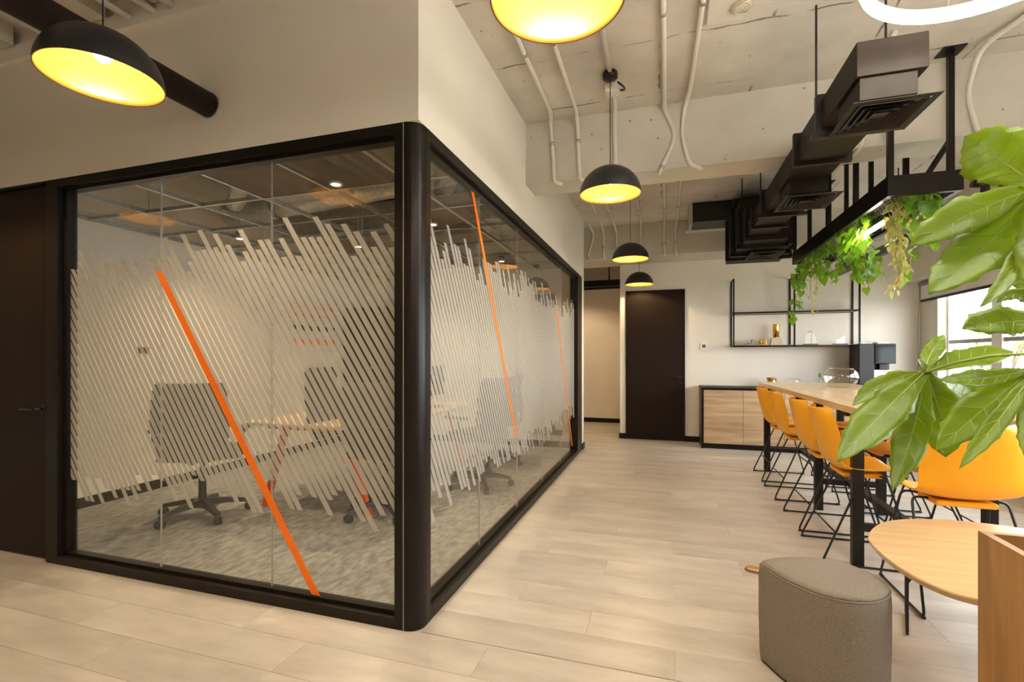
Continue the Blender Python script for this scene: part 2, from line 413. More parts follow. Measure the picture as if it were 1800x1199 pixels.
# ------------------------------------------------------------------ glass partitions
def stripes(parent, along, s0, s1, slope, pitch, width, pos, seed, tops, bots, glass_lo, glass_hi):
    rng = random.Random(seed); k = s0 + .01
    out = []
    def quad(base, w, z0, z1):
        # parallelogram clipped to the glass run
        m = MB(); t = .0012
        def P(s, z, d):
            s = min(max(s, s0), s1)
            return (s, pos-d, z) if along == 'x' else (pos+d, s, z)
        a = [(base - slope*z0, z0), (base+w - slope*z0, z0), (base+w - slope*z1, z1), (base - slope*z1, z1)]
        if all(q[0] <= s0 for q in a) or all(q[0] >= s1 for q in a): return None
        # clip polygon against s0 and s1
        def clip(poly, lim, keep_less):
            res = []
            for i in range(len(poly)):
                p, q = poly[i], poly[(i+1) % len(poly)]
                ip = (p[0] <= lim) if keep_less else (p[0] >= lim); iq = (q[0] <= lim) if keep_less else (q[0] >= lim)
                if ip: res.append(p)
                if ip != iq:
                    f = (lim-p[0])/(q[0]-p[0]); res.append((lim, p[1]+f*(q[1]-p[1])))
            return res
        a = clip(clip(a, s1, True), s0, False)
        if len(a) < 3: return None
        return m.rings([[P(s,z,.0055) for s,z in a], [P(s,z,.0055+t) for s,z in a]], cap=True)
    b = s0 - 0.0
    base = s0 + slope*.4
    while base < s1 + slope*2.0:
        smid = base - slope*1.2
        zt = tops + rng.choice((-.10,-.05,0,.03,.07,.11)) + .03*math.sin(smid*3)
        zb = bots + rng.choice((-.09,-.05,0,.03,.06,.09)) + .03*math.sin(smid*2.3+1)
        q = quad(base, width, zb, zt)
        if q: out.append(q.build('frosted_stripe', M['frost'], parent))
        base += pitch
    return quad

gp = thing('glass_partition', 'dark framed glass partition with striped film facing the camera beside the dark door', 'partition', (0,0,0))
YG = YL + .055
fr = MB().box(-3.722, -1.228, YL, YL+.11, 0, .05).box(-3.722, -1.228, YL+.035, YL+.085, .05, .068)
fr.build('bottom_rail', M['dark'], gp)
MB().box(-3.722, -1.228, YL, YL+.11, 2.362, 2.412).box(-3.722, -1.228, YL+.03, YL+.085, 2.344, 2.362).build('top_rail', M['dark'], gp)
MB().box(-3.722, -3.625, YL, YL+.11, .05, 2.362).box(-3.625,-3.585,YL+.03,YL+.085,.068,2.344).build('side_post', M['dark'], gp)
xs = [-3.587, -2.812, -2.006, -1.228]
for a, b in zip(xs, xs[1:]):
    MB().box(a+.002, b-.002, YG-.005, YG+.005, .06, 2.352).build('glass_pane', M['glass'], gp)
for a in xs[1:-1]: MB().box(a-.0014, a+.0014, YG-.0052, YG+.0052, .062, 2.35).build('pane_joint', M['silver'], gp)
q = stripes(gp, 'x', -3.585, -1.23, .64, .0465, .0345, YG, 4, 1.90, .52, .07, 2.34)
q(-1.70+.64*.05-.03, .052, .066, 1.80).build('orange_stripe', M['orange'], gp, label='orange diagonal vinyl stripe').location.y = -.002

post = thing('corner_post', 'rounded dark brown metal corner post joining the two glass partitions', 'post', (0,0,0))
pts = [(-1.228,YL),(XR-.075,YL)] + [(XR-.075+.075*math.sin(R(a)), YL+.075-.075*math.cos(R(a))) for a in range(9,90,9)] + [(XR,YL+.075),(XR,YL+.125),(XR-.11,YL+.125),(XR-.11,YL+.11),(-1.228,YL+.11)]
m = MB(); m.prism(pts, 0, 2.412)
m.build('post_body', M['dark'], post)
MB().box(XR-.082,XR-.078,YL-.0015,YL,0.004,2.408).build('seam_strip', M['grey'], post)
MB().box(XR,XR+.0015,YL+.079,YL+.083,0.004,2.408).build('seam_strip', M['black'], post)

gr = thing('glass_partition', 'dark framed glass partition with striped film running along the corridor floor', 'partition', (0,0,0))
XG = XR - .055
MB().box(XR-.11, XR, YL+.125, 6.73, 0, .05).box(XR-.085, XR-.035, YL+.125, 6.4, .05, .068).build('bottom_rail', M['dark'], gr)
MB().box(XR-.11, XR, YL+.125, 6.73, 2.362, 2.412).box(XR-.085, XR-.03, YL+.125, 6.4, 2.344, 2.362).build('top_rail', M['dark'], gr)
MB().box(XR-.11, XR, 6.40, 6.73, .05, 2.362).build('side_post', M['dark'], gr)
ys = [YL+.125, 2.948, 3.798, 4.665, 5.53, 6.40]
for a, b in zip(ys, ys[1:]):
    MB().box(XG-.005, XG+.005, a+.002, b-.002, .06, 2.352).build('glass_pane', M['glass'], gr)
for a in ys[1:-1]: MB().box(XG-.0052, XG+.0052, a-.0012, a+.0012, .062, 2.35).build('pane_joint', M['silver'], gr)
q = stripes(gr, 'y', YL+.125, 6.40, .561, .046, .034, XG, 9, 1.90, .56, .07, 2.34)
o = q(3.749+.561*.652-.01, .042, .652, 2.333); o.build('orange_stripe', M['orange'], gr, label='orange diagonal vinyl stripe').location.x = .002
o = q(6.243+.561*.132-.01, .042, .132, 1.82); o.build('orange_stripe', M['orange'], gr, label='thin orange diagonal vinyl stripe').location.x = .002

# ------------------------------------------------------------------ pendant lamps
def pendant(label, x, y, z, ztop=ZC):
    t = thing('pendant_lamp', label, 'lamp', (x, y, z), 0, 'black dome pendant lamps')
    Ro = .205; H = .19
    prof = [(Ro*math.cos(R(a)) if a < 90 else .002, H*math.sin(R(a))) for a in range(0, 91, 6)]
    MB().lathe(prof, n=48).build('shade', M['lampout'], t)
    inn = [(p[0]*.975 if p[0] > .01 else .002, p[1]*.965+.0005) for p in prof]
    MB().lathe([(Ro,0)] + inn, n=48).build('shade_lining', M['gold_in'], t)
    MB().tube([(0,0,.185),(0,0,.138)], .018, 12).build('lamp_holder', M['black'], t)
    MB().sphere((0,0,.108), .032, 16, 10, 1.15).build('bulb', M['bulb'], t)
    MB().tube([(0,0,.185),(0,0,ztop-z-.03)], .003, 6).build('cord', M['black'], t)
    MB().lathe([(.001,-.045),(.045,-.045),(.05,-.04),(.05,-.006),(.045,0),(.001,0)], cz=ztop-z, n=24).build('canopy', M['dark'], t)
    return t
pendant('black dome pendant lamp nearest the camera, cut off by the top of the picture', -.31, 1.44, 2.38)
pendant('black dome pendant lamp hanging in front of the concrete beam, bulb visible', -.352, 3.33, 2.40)
pendant('black dome pendant lamp between the beam and the far door, second from the far wall', -.372, 5.68, 2.41)
pendant('smallest black dome pendant lamp hanging just above the dark far door', -.36, 7.46, 2.375, 2.76)
pendant('large black dome pendant lamp at upper left before the beige wall', -2.13, 1.345, 2.40, ZC+.06)
pendant('black dome pendant lamp left of the camera, shown only reflected in the glass', -3.97, 1.32, 2.41, ZC+.06)
pendant('added fill lamp, unseen black dome pendant behind the camera in the walkway', -.33, -.6, 2.41)  # unseen rear row of three, added as fill for the left wall
pendant('added fill lamp, unseen black dome pendant behind the camera, middle of the rear row', -2.11, -.6, 2.41, ZC+.06)
pendant('added fill lamp, unseen black dome pendant behind the camera, rear row end by the left door', -3.97, -.6, 2.41, ZC+.06)
pendant('added black dome pendant lamp hidden behind the meeting room to brighten the corridor, right one', -1.75, 8.7, 2.6)  # hidden corridor pair, added to brighten the end wall
pendant('added black dome pendant lamp hidden behind the meeting room to brighten the corridor, left one', -2.7, 8.5, 2.6)
# junction box of the hanging lamp by the beam
jb = thing('junction_box', 'white ceiling junction box above the lamp by the beam', 'box', (-.352, 3.33, ZC-.055))
jb.location = (-.352, 3.40, ZC-.06)
MB().bbox(-.05,.05,.055,.14,.0,.06,.008).build('box_body', M['pvc'], jb)
MB().tube(rnd([(.05,.10,.02),(.085,.09,.01),(.085,.03,-.0),(.05,-.04,.0)],.03), .007, 6).build('cable', M['black'], jb)

# ring light
def ring_light(label, loc):
    rg = thing('ring_light', label, 'lamp', loc, 0, 'ring lights over the lounge')
    n = 64; Rr = .385
    ring = lambda r, z: [(r*math.cos(2*math.pi*k/n), r*math.sin(2*math.pi*k/n), z) for k in range(n)]
    MB().tube(ring(Rr, 0), .0175, 10, closed=True).build('light_tube', M['led'], rg)
    MB().tube(ring(Rr, .024), .012, 8, closed=True).build('ring_body', M['white'], rg)
    for a in (90, 210, 330):
        MB().tube([(Rr*math.cos(R(a)),Rr*math.sin(R(a)),.03),(Rr*math.cos(R(a))*.2,Rr*math.sin(R(a))*.2,ZC-2.62)], .0015, 5).build('hanger_wire', M['chrome'], rg)
    MB().lathe([(.001,-.03),(.10,-.03),(.10,0),(.001,0)], cz=ZC-2.62, n=24).build('canopy', M['white'], rg)
ring_light('glowing white ring light hanging at the top right of the picture', (1.045, 1.91, 2.62))
ring_light('added glowing white ring light, unseen behind the camera, brightening the left wall', (1.045, -.55, 2.62))  # unseen second ring, added to brighten the left wall

# ------------------------------------------------------------------ dark pipe, conduits on the ceiling
pp = thing('fire_pipe', 'thick dark brown pipe running into the beige wall behind the upper left lamp', 'pipe', (-2.385, YL, 2.68))
MB().tube([(0,.02,0),(0,-3.4,0)], .066, 24).build('pipe_body', M['ductpaint'], pp)
MB().lathe([(.068,0),(.072,0)], n=24, smooth=False).build('wall_collar', M['wall'], pp).rotation_euler = (R(90),0,0)
def conduit(label, pts, r=.0155, clips=(), name='conduit', mt='pvc', grp='white ceiling conduits'):
    base = Vector(pts[0])
    t = thing(name, label, 'conduit', base, 0, grp)
    q = [Vector(p)-base for p in pts]
    MB().tube(rnd(q, .09, 5), r, 8).build('tube', M[mt], t)
    for (i, f) in clips:
        p = q[i].lerp(q[i+1], f); d = (q[i+1]-q[i]).normalized()
        MB().tube([p-d*.012, p+d*.012], r*1.35, 8).build('saddle_clip', M['galv'], t)
zc = ZC-.013; yb = 3.857
conduit('white conduit nearest the white wall, running over the ceiling and down the beam', [(-.84,2.0,zc),(-.85,3.72,zc),(-.885,yb,3.16),(-.86,yb,2.9),(-.855,yb,2.72),(-.80,3.90,2.715)], clips=((0,.55),(2,.5)))
conduit('second white conduit from the white wall, running over the ceiling and down the beam', [(-.63,1.6,zc),(-.655,3.74,zc),(-.665,yb,3.15),(-.655,yb,2.9),(-.645,yb,2.72),(-.60,3.90,2.715)], clips=((0,.6),(2,.5)))
conduit('white conduit ending at the junction box over the hanging lamp', [(-.34,1.3,zc),(-.35,3.46,zc)], clips=((0,.6),))
conduit('white conduit from the junction box down the beam face', [(-.35,3.54,zc),(-.36,3.78,zc),(-.372,yb,3.15),(-.365,yb,2.72),(-.34,3.90,2.715)])
conduit('left one of the two white conduits that pinch together on the beam', [(-.012,1.9,zc),(0,3.75,zc),(.0,yb,3.17),(.09,yb,2.97),(-.03,yb,2.72),(-.04,3.90,2.715)], clips=((0,.5),(3,.9)))
conduit('right one of the two white conduits that pinch together on the beam', [(.22,1.9,zc),(.175,3.70,zc),(.14,yb,3.15),(.125,yb,2.97),(.18,yb,2.74),(.27,3.90,2.715)], clips=((0,.5),))
y2 = 7.237; conduit('white conduit bowed beside the end of the white wall', [(-1.05,7.0,zc),(-1.0,y2,3.13),(-1.09,y2,2.8),(-1.02,7.26,2.745)], r=.0145)
for i, (xa, xb, lab) in enumerate(((-.87,-.86,'white conduit on the far beam, second from the white wall'),(-.70,-.67,'white conduit on the far beam behind the third lamp'),(-.32,-.33,'white conduit on the far beam right behind the third lamp cord'),(0,-.005,'white conduit on the far beam left of the black duct stub'),(.17,.15,'white conduit on the far beam nearest the black duct stub'))):
    conduit(lab, [(xa,4.2,zc),(xa,7.1,zc),(xb,y2,3.12),(xb,y2,2.78),(xb+.02,7.27,2.745)], r=.0145, clips=((0,.8),(2,.6)))
conduit('white conduit curving down the ceiling beside the post plate at right', [(2.05,2.3,zc),(1.98,3.3,zc),(1.85,3.7,3.2),(1.86,yb,3.0),(1.92,yb,2.72)], r=.016)
conduit('white conduit bending under the beam behind the big diffuser', [(1.30,3.4,zc),(1.30,yb,3.1),(1.30,yb,2.9),(1.28,yb,2.72),(1.2,4.25,2.71)], r=.014)
for i, x in enumerate((-2.95,-2.76,-2.62,-2.40)):
    conduit(('white pipe under the ceiling ribs above the left lamp, %s' % ('leftmost','second from the left','third from the left','rightmost')[i]), [(x,-1.0,ZC+.03),(x,YL-.03,ZC+.03)], r=.022, clips=((0,.93),), name='ceiling_pipe')
conduit('thin red cable crossing the ceiling behind the dark pipe', [(-5.2,1.55,3.12),(-3.2,1.52,3.13),(-1.6,1.45,3.15)], r=.005, name='red_cable', mt='red', grp='red cables')
jb = thing('ceiling_box', 'white ceiling service panel with coiled wire at the top', 'box', (.30, 2.9, ZC-.02))
MB().bbox(-.07,.12,-.12,.10,0,.02,.004).build('panel', M['pvc'], jb)
MB().tube([(.10+.06*math.cos(a*.5)*(1-.01*a), -.02+.06*math.sin(a*.5)*(1-.01*a), -.006-.0005*a) for a in range(40)], .003, 5).build('coiled_wire', M['cream'], jb)

# ------------------------------------------------------------------ air duct with diffusers
dk = thing('air_duct', 'dark brown rectangular air duct with three square diffusers hung from the ceiling', 'air duct', (0,0,0))
dx0, dx1, dz0, dz1 = .818, 1.086, 2.548, 2.703
dm = MB().bbox(dx0, dx1, 2.52, 4.1, dz0, dz1, .004).bbox(dx0, dx1, 4.1, 5.5, dz0, dz1, .004)
dm.build('duct_body', M['ductpaint'], dk)
for y in (3.02, 3.5, 4.6, 5.1, 5.48):
    f = .028
    m = MB()
    m.box(dx0-f,dx1+f,y,y+.035,dz1,dz1+f).box(dx0-f,dx1+f,y,y+.035,dz0-f,dz0).box(dx0-f,dx0,y,y+.035,dz0,dz1).box(dx1,dx1+f,y,y+.035,dz0,dz1)
    m.build('flange', M['darkmatt'], dk)
MB().bbox(.80,1.20,5.5,5.75,2.50,2.86,.004).build('transition_box', M['ductpaint'], dk)
MB().bbox(.78,1.30,5.75,6.15,2.50,3.0,.004).build('transition_box', M['ductpaint'], dk)
MB().bbox(.77,1.40,6.15,6.95,2.52,3.14,.004).build('plenum_box', M['ductpaint'], dk)
for (a,b,y,z0,z1) in ((.78,1.22,5.73,2.48,2.88),(.76,1.32,6.13,2.48,3.02),(.75,1.42,6.5,2.50,3.16)):
    f=.03; MB().box(a-f,b+f,y,y+.04,z1-.02,z1+.02).box(a-f,b+f,y,y+.04,z0-.02,z0+.02).box(a-f,a+.01,y,y+.04,z0,z1).box(b-.01,b+f,y,y+.04,z0,z1).build('flange', M['darkmatt'], dk)
MB().bbox(.33,.78,6.45,6.85,2.98,3.21,.006).build('branch_duct', M['black'], dk)
MB().box(.30,.335,6.44,6.86,2.96,3.225).build('branch_insulation', M['foil'], dk)
def diffuser(x, y, w, d, z, zt):
    m = MB(); m.bbox(x+.03, x+w-.085, y+.02, y+d-.06, z+.016, zt, .003); nk = m.build('diffuser_neck', M['ductpaint'], dk)
    cx, cy = x+w/2, y+d/2
    fr = MB()
    def frame(h0, h1, za, zb, hw, hd):
        o = [(cx-hw*h0,cy-hd*h0,za),(cx+hw*h0,cy-hd*h0,za),(cx+hw*h0,cy+hd*h0,za),(cx-hw*h0,cy+hd*h0,za)]
        i = [(cx-hw*h1,cy-hd*h1,zb),(cx+hw*h1,cy-hd*h1,zb),(cx+hw*h1,cy+hd*h1,zb),(cx-hw*h1,cy+hd*h1,zb)]
        o2 = [(a,b,c+.003) for a,b,c in o]; i2 = [(a,b,c+.003) for a,b,c in i]
        return MB().rings([o, i, i2, o2, o])
    frame(1, .84, z, z, w/2, d/2).build('diffuser_frame', M['ductpaint'], dk)
    for h0, h1 in ((.80,.69),(.62,.52),(.45,.36),(.29,.20)):
        frame(h0, h1, z-.003, z+.008, w/2, d/2).build('diffuser_vane', M['ductpaint'], dk)
    MB().box(cx-w*.42, cx+w*.42, cy-d*.42, cy+d*.42, z+.012, z+.015).build('diffuser_back', M['black'], dk)
diffuser(.804, 2.516, .333, .364, 2.43, dz0)
diffuser(.814, 3.83, .355, .405, 2.43, dz0)
diffuser(.895, 5.80, .345, .47, 2.43, 2.51)
for (x,y,z0) in ((.795,3.037,2.5),(1.115,3.03,2.5),(.79,4.62,2.5),(1.115,4.62,2.5),(.80,5.745,2.46),(1.24,5.745,2.46)):
    MB().tube([(x,y,z0),(x,y,ZC)], .006, 6).build('hanger_rod', M['black'], dk)
for y in (3.037, 4.62): MB().box(.77,1.14,y-.02,y+.02,2.495,2.52).build('hanger_rail', M['darkmatt'], dk)
bp = thing('black_pipe', 'black pipe running under the ceiling toward the window behind the hanging vines', 'pipe', (2.28, 5.5, 2.46))
MB().tube([(0,-2.4,0),(0,2.3,0)], .055, 16).build('pipe_body', M['black'], bp)
for y in (-1.4,.4,1.9): MB().box(-.03,.03,y-.015,y+.015,.05,.16).tube([(0,y,.1),(0,y,ZC-2.46)], .006, 6).build('pipe_hanger', M['black'], bp)
MB().tube([(0,-1.0,.0),(0,-1.0,.12),(-.08,-1.0,.14)], .03, 10).build('pipe_tee', M['black'], bp)
# dark pipe bundle in the corridor
cp = thing('corridor_duct', 'dark duct crossing above the corridor at left of the far door', 'air duct', (-1.4, 9.3, 2.64))
MB().bbox(-2.2,.72,-.12,.12,-.02,.10,.01).build('duct_body', M['dark'], cp)
MB().tube([(-2.2,-.2,-.09),(.72,-.2,-.06)], .022, 10).build('thin_pipe', M['dark'], cp)
MB().tube([(.40,0,.10),(.40,0,ZC-2.64)], .012, 8).tube([(-1.5,0,.10),(-1.5,0,ZC-2.64)], .012, 8).build('hanger_rod', M['dark'], cp)

# ------------------------------------------------------------------ hanging rack with vines
rk = thing('hanging_rack', 'dark steel rack with mesh tray hung above the bar table', 'rack', (1.58, 4.95, 2.34))
X0, X1, Y0, Y1 = -.20, .20, -1.23, 1.23
MB().box(X0,X0+.03,Y0+.03,Y1-.03,0,.13).build('side_beam', M['dark'], rk)
MB().box(X1-.03,X1,Y0+.03,Y1-.03,0,.13).build('side_beam', M['dark'], rk)
MB().box(X0,X1,Y0,Y0+.03,0,.13).build('end_beam', M['dark'], rk)
MB().box(X0,X1,Y1-.03,Y1,0,.13).build('end_beam', M['dark'], rk)
tr = MB()
k = X0+.03
while k < X1-.03: tr.box(k,k+.005,Y0+.03,Y1-.03,.022,.027); k += .024
k = Y0+.03
while k < Y1-.03: tr.box(X0+.03,X1-.03,k,k+.005,.024,.028); k += .05
tr.build('mesh_tray', M['black'], rk)
for x in (X0+.02, X1-.06):
    for y in (Y0+.02, -.62, 0.02, .62, Y1-.03):
        MB().bar((x,y,.12),(x,y,ZC-2.34), .032).build('hanger_post', M['dark'], rk)
        MB().box(x-.06,x+.06,y-.06,y+.06,ZC-2.34-.008,ZC-2.34).build('ceiling_plate', M['dark'], rk)
MB().bar((X1-.06,Y0+.02,.33),(X1-.06,Y0+.55,.10), .025).build('diagonal_brace', M['dark'], rk)
MB().box(-.07,-.025,-.83,-.13,-.05,.0).build('light_housing', M['black'], rk)
led = MB().tube([(-.047,-.80,-.062),(-.047,-.16,-.062)], .014, 8).build('light_tube', M['led'], rk)

def leaf_mesh(name, m, heart=True):
    # heart shaped, folded along the midrib, unit length
    prof = [(0,.0),(.02,.30),(.18,.46),(.40,.42),(.62,.30),(.82,.14),(1.0,.0)] if heart else [(0,.0),(.12,.13),(.35,.24),(.6,.22),(.82,.11),(1,0)]
    vs, fs = [], []
    for x, w in prof:
        zz = -.35*x*x
        xo = x - (.14 if (heart and .0 < x < .1) else 0)
        vs += [(x,0,zz),(xo,w,zz+.22*w),(xo,-w,zz+.22*w)]
    for i in range(len(prof)-1):
        a, b = i*3, (i+1)*3
        fs += [(a,b,b+1,a+1),(a,a+2,b+2,b)]
    return MB().add(vs, fs, True).mesh(name, m)
IVY = leaf_mesh('leaf', M['ivy']); VAR = leaf_mesh('leaf', M['varieg'], False)
def vine(label, strands, seed, me, size, grp, step=.045):
    rng = random.Random(seed)
    x, y, z = strands[0][0]
    t = thing('trailing_vine', label, 'plant', (x,y,z), 0, grp); base = Vector((x,y,z))
    for pts in strands:
        q = [Vector(p)-base for p in pts]; q = rnd(q, .06, 3)
        MB().tube(q, .0028, 5).build('stem', M['vinestem'], t)
        d = 0.0; acc = 0.0
        for i in range(len(q)-1):
            L = (q[i+1]-q[i]).length
            while acc < d + L:
                p = q[i].lerp(q[i+1], (acc-d)/L if L else 0)
                o = bpy.data.objects.new('leaf', me); COL.objects.link(o); o.parent = t
                a = rng.uniform(0, 2*math.pi); sz = size*rng.uniform(.7,1.25)
                o.location = p + Vector((rng.uniform(-.03,.03), rng.uniform(-.03,.03), rng.uniform(-.015,.02)))
                o.rotation_euler = (rng.uniform(-.5,.5), rng.uniform(.2,1.3), a); o.scale = (sz,sz,sz)
                acc += step*rng.uniform(.6,1.3)
            d += L
    return t
zr = 2.37
def wand(rng, x, y, z, dx, dy, dz, n=4):
    pts = [(x,y,z)]
    for k in range(1, n+1):
        f = k/n; pts.append((x+dx*f+rng.uniform(-.03,.03), y+dy*f+rng.uniform(-.04,.04), z+dz*f))
    return pts
rg_ = random.Random(3)
G1, G2 = 'green ivy vines on the hanging rack', 'yellow variegated vines on the hanging rack'
vine('green ivy spilling from the front right corner of the hanging rack', [wand(rg_,1.50,3.80,zr,.24,.02,-.12), wand(rg_,1.60,3.84,zr,.14,.12,-.26), wand(rg_,1.68,3.86,zr,.08,.05,-.20), wand(rg_,1.52,3.9,zr,.04,-.02,-.17), wand(rg_,1.72,3.95,zr,.03,.15,-.33), wand(rg_,1.62,3.78,zr,.10,.02,-.16), wand(rg_,1.56,3.8,zr,.06,.06,-.22)], 1, IVY, .085, G1, .05)
vine('green ivy spilling over the left beam near the rack front', [wand(rg_,1.46,4.30,zr,.02,.30,-.10), wand(rg_,1.44,4.45,zr,.02,.28,-.13), wand(rg_,1.52,4.5,zr,-.04,.2,-.16), wand(rg_,1.44,4.3,zr,.04,.2,-.2), wand(rg_,1.5,4.55,zr,.02,.2,-.24), wand(rg_,1.43,4.6,zr,.0,.25,-.16)], 2, IVY, .08, G1, .045)
vine('bright green ivy lit by the tube light at the middle of the rack', [wand(rg_,1.50,4.75,zr,.14,.1,-.38), wand(rg_,1.54,4.65,zr,.12,-.05,-.42), wand(rg_,1.47,4.85,zr,.05,.2,-.30), wand(rg_,1.56,4.9,zr,.16,.1,-.48), wand(rg_,1.6,4.75,zr,.1,.05,-.35), wand(rg_,1.5,5.0,zr,.1,0,-.35), wand(rg_,1.45,4.7,zr,.06,.1,-.22), wand(rg_,1.52,4.95,zr,.1,.05,-.25), wand(rg_,1.58,5.0,zr,.1,.1,-.4)], 3, IVY, .08, G1, .045)
vine('green ivy covering the left beam toward the far end of the rack', [wand(rg_,1.44,5.1,zr,.0,.4,-.16), wand(rg_,1.46,5.3,zr,.03,.3,-.24), wand(rg_,1.42,5.5,zr,-.01,.4,-.14), wand(rg_,1.48,5.45,zr,.05,.15,-.30), wand(rg_,1.45,5.7,zr,.0,.3,-.18), wand(rg_,1.52,5.25,zr,.06,.1,-.36), wand(rg_,1.44,5.35,zr,.02,.2,-.2), wand(rg_,1.43,5.85,zr,.02,.15,-.26), wand(rg_,1.5,5.6,zr,.03,.2,-.22), wand(rg_,1.42,5.2,zr,.02,.1,-.26)], 4, IVY, .08, G1, .045)
vine('long green ivy strand hanging lowest at the far end of the rack', [wand(rg_,1.40,6.05,zr,-.01,.02,-.68,6), wand(rg_,1.43,6.0,zr,.0,.05,-.5,5), wand(rg_,1.44,5.95,zr,.0,.1,-.2)], 5, IVY, .08, G1, .055)
vine('green ivy sprig hanging behind the big leaf at the right of the rack', [wand(rg_,1.74,4.4,zr,.12,.15,-.5), wand(rg_,1.75,4.2,zr,.03,.1,-.2)], 8, IVY, .085, G1, .05)
vine('yellow variegated vine hanging in a long bunch at the rack front', [wand(rg_,1.50,3.95,zr,.06,.1,-.62,5), wand(rg_,1.53,4.0,zr,.04,.08,-.55,5), wand(rg_,1.47,3.9,zr,.10,.1,-.45,5), wand(rg_,1.50,4.02,zr,.1,.04,-.50,5), wand(rg_,1.54,3.96,zr,.02,.1,-.38,4), wand(rg_,1.49,4.0,zr,.05,.1,-.3,4)], 6, VAR, .062, G2, .022)
vine('yellow variegated strand hanging thin near the far end of the rack', [wand(rg_,1.46,5.75,zr,.02,.02,-.62,5), wand(rg_,1.49,5.65,zr,.0,.05,-.4,4), wand(rg_,1.47,5.6,zr,.02,.05,-.28,4)], 7, VAR, .055, G2, .026)

# ------------------------------------------------------------------ bar table
bt = thing('bar_table', 'long oak bar table on a dark steel frame', 'table', (1.475, 4.65, 0))
MB().bbox(-.445,.445,-1.50,1.50,.968,1.01,.006).build('table_top', M['oak_y'], bt)
lg = .05
for (x, y) in ((-.33,-1.13),(.33,-1.13),(-.225,.06),(.225,.06),(-.36,1.48),(.36,1.48)):
    MB().bbox(x-lg/2-.006,x+lg/2+.006,y-lg/2,y+lg/2,0,.93,.003).build('leg', M['darkmatt'], bt)
MB().box(-.40,.40,-1.16,-1.10,.93,.968).build('top_rail', M['darkmatt'], bt)
MB().box(-.40,.40,.03,.09,.93,.968).build('top_rail', M['darkmatt'], bt)
MB().box(-.40,.40,1.45,1.50,.93,.968).build('top_rail', M['darkmatt'], bt)
for y, x in ((-1.13,.33),(.06,.225),(1.48,.36)): MB().box(-x,x,y-.02,y+.02,.22,.265).build('cross_bar', M['darkmatt'], bt)
MB().box(-.03,.03,-1.11,1.46,.225,.26).build('stretcher', M['darkmatt'], bt)
# bowl on it
bw = thing('glass_bowl', 'round clear glass fishbowl on the bar table', 'bowl', (1.588, 5.287, 1.01))
bp_ = [(.002,.0),(.06,.0),(.095,.012),(.128,.05),(.142,.095),(.132,.14),(.105,.172),(.095,.178)]
MB().lathe(bp_ + [(r-.004, z+.002) for r, z in reversed(bp_)][:-1] + [(.002,.004)], n=40).build('bowl_body', M['clear'], bw)
MB().lathe([(.093,.176),(.097,.179),(.101,.176),(.097,.173),(.093,.176)], n=40).build('bowl_rim', M['clear'], bw)

# ------------------------------------------------------------------ bar stools
def make_stool():
    t = thing('bar_stool', 'x', 'stool', (0,0,0), 0, 'yellow bar stools at the oak table')
    prof = [(.235,.545,.17),(.225,.572,.19),(.17,.585,.215),(.08,.580,.225),(-.02,.572,.228),(-.10,.575,.226),(-.155,.605,.222),(-.185,.67,.22),(-.205,.75,.217),(-.225,.83,.21),(-.245,.92,.195),(-.253,.956,.172),(-.255,.968,.145)]
    nv = 10; vs, fs = [], []
    for i, (x, z, hw) in enumerate(prof):
        back = min(1, max(0, (z-.585)/.12)) if i > 5 else 0
        for j in range(nv+1):
            v = -1 + 2*j/nv
            e = abs(v)**2.5
            vs.append((x + back*.075*e, hw*v, z + (1-back)*.035*e*(1 if i > 1 else .3)))
    for i in range(len(prof)-1):
        for j in range(nv):
            a = i*(nv+1)+j; fs.append((a,a+1,a+nv+2,a+nv+1))
    sh = MB().add(vs, fs, True).build('seat_shell', M['yellow'], t)
    m = sh.modifiers.new('solid','SOLIDIFY'); m.thickness = .011; m.offset = -1
    m = sh.modifiers.new('sub','SUBSURF'); m.levels = 1; m.render_levels = 2
    MB().bbox(-.11,.11,-.13,.13,.53,.558,.01).build('seat_mount', M['yellow'], t)
    for s in (-1,1):
        pts = [(-.02,s*.10,.545),(-.03,s*.205,.553),(-.26,s*.245,.008),(.255,s*.245,.008),(.10,s*.20,.553),(.09,s*.10,.545)]
        MB().tube(rnd(pts,.035,4), .0065, 8).build('sled_leg', M['black'], t)
        for x in (-.24,.235): MB().tube([(x-.018,s*.245,.008),(x+.018,s*.245,.008)], .0085, 8).build('glide', M['plastic'], t)
    MB().tube([(.203,-.227,.20),(.203,.227,.20)], .0065, 8).build('footrest', M['black'], t)
    MB().tube([(-.18,-.231,.20),(-.18,.231,.20)], .0055, 8).build('rear_brace', M['black'], t)
    return t
st = make_stool()
st['label'] = 'yellow bar stool on the walkway side, nearest the pouf'; st.location = (1.20, 3.72, 0)
dup(st, 'yellow bar stool on the walkway side, second from the pouf', (1.21, 4.32, 0), 0)
dup(st, 'yellow bar stool on the walkway side, third from the pouf', (1.21, 5.14, 0), 0)
dup(st, 'yellow bar stool on the walkway side, farthest and beside the oak sideboard', (1.22, 5.82, 0), 0)
dup(st, 'yellow bar stool on the window side, nearest the camera end', (1.78, 3.92, 0), math.pi)
dup(st, 'yellow bar stool on the window side, second from the camera end', (1.78, 4.45, 0), math.pi)
dup(st, 'yellow bar stool on the window side, third from the camera end', (1.78, 5.10, 0), math.pi)
dup(st, 'yellow bar stool on the window side, farthest from the camera', (1.78, 5.78, 0), math.pi)
dup(st, 'yellow bar stool at the table head, its back to the camera', (1.47, 3.15, 0), math.pi/2)

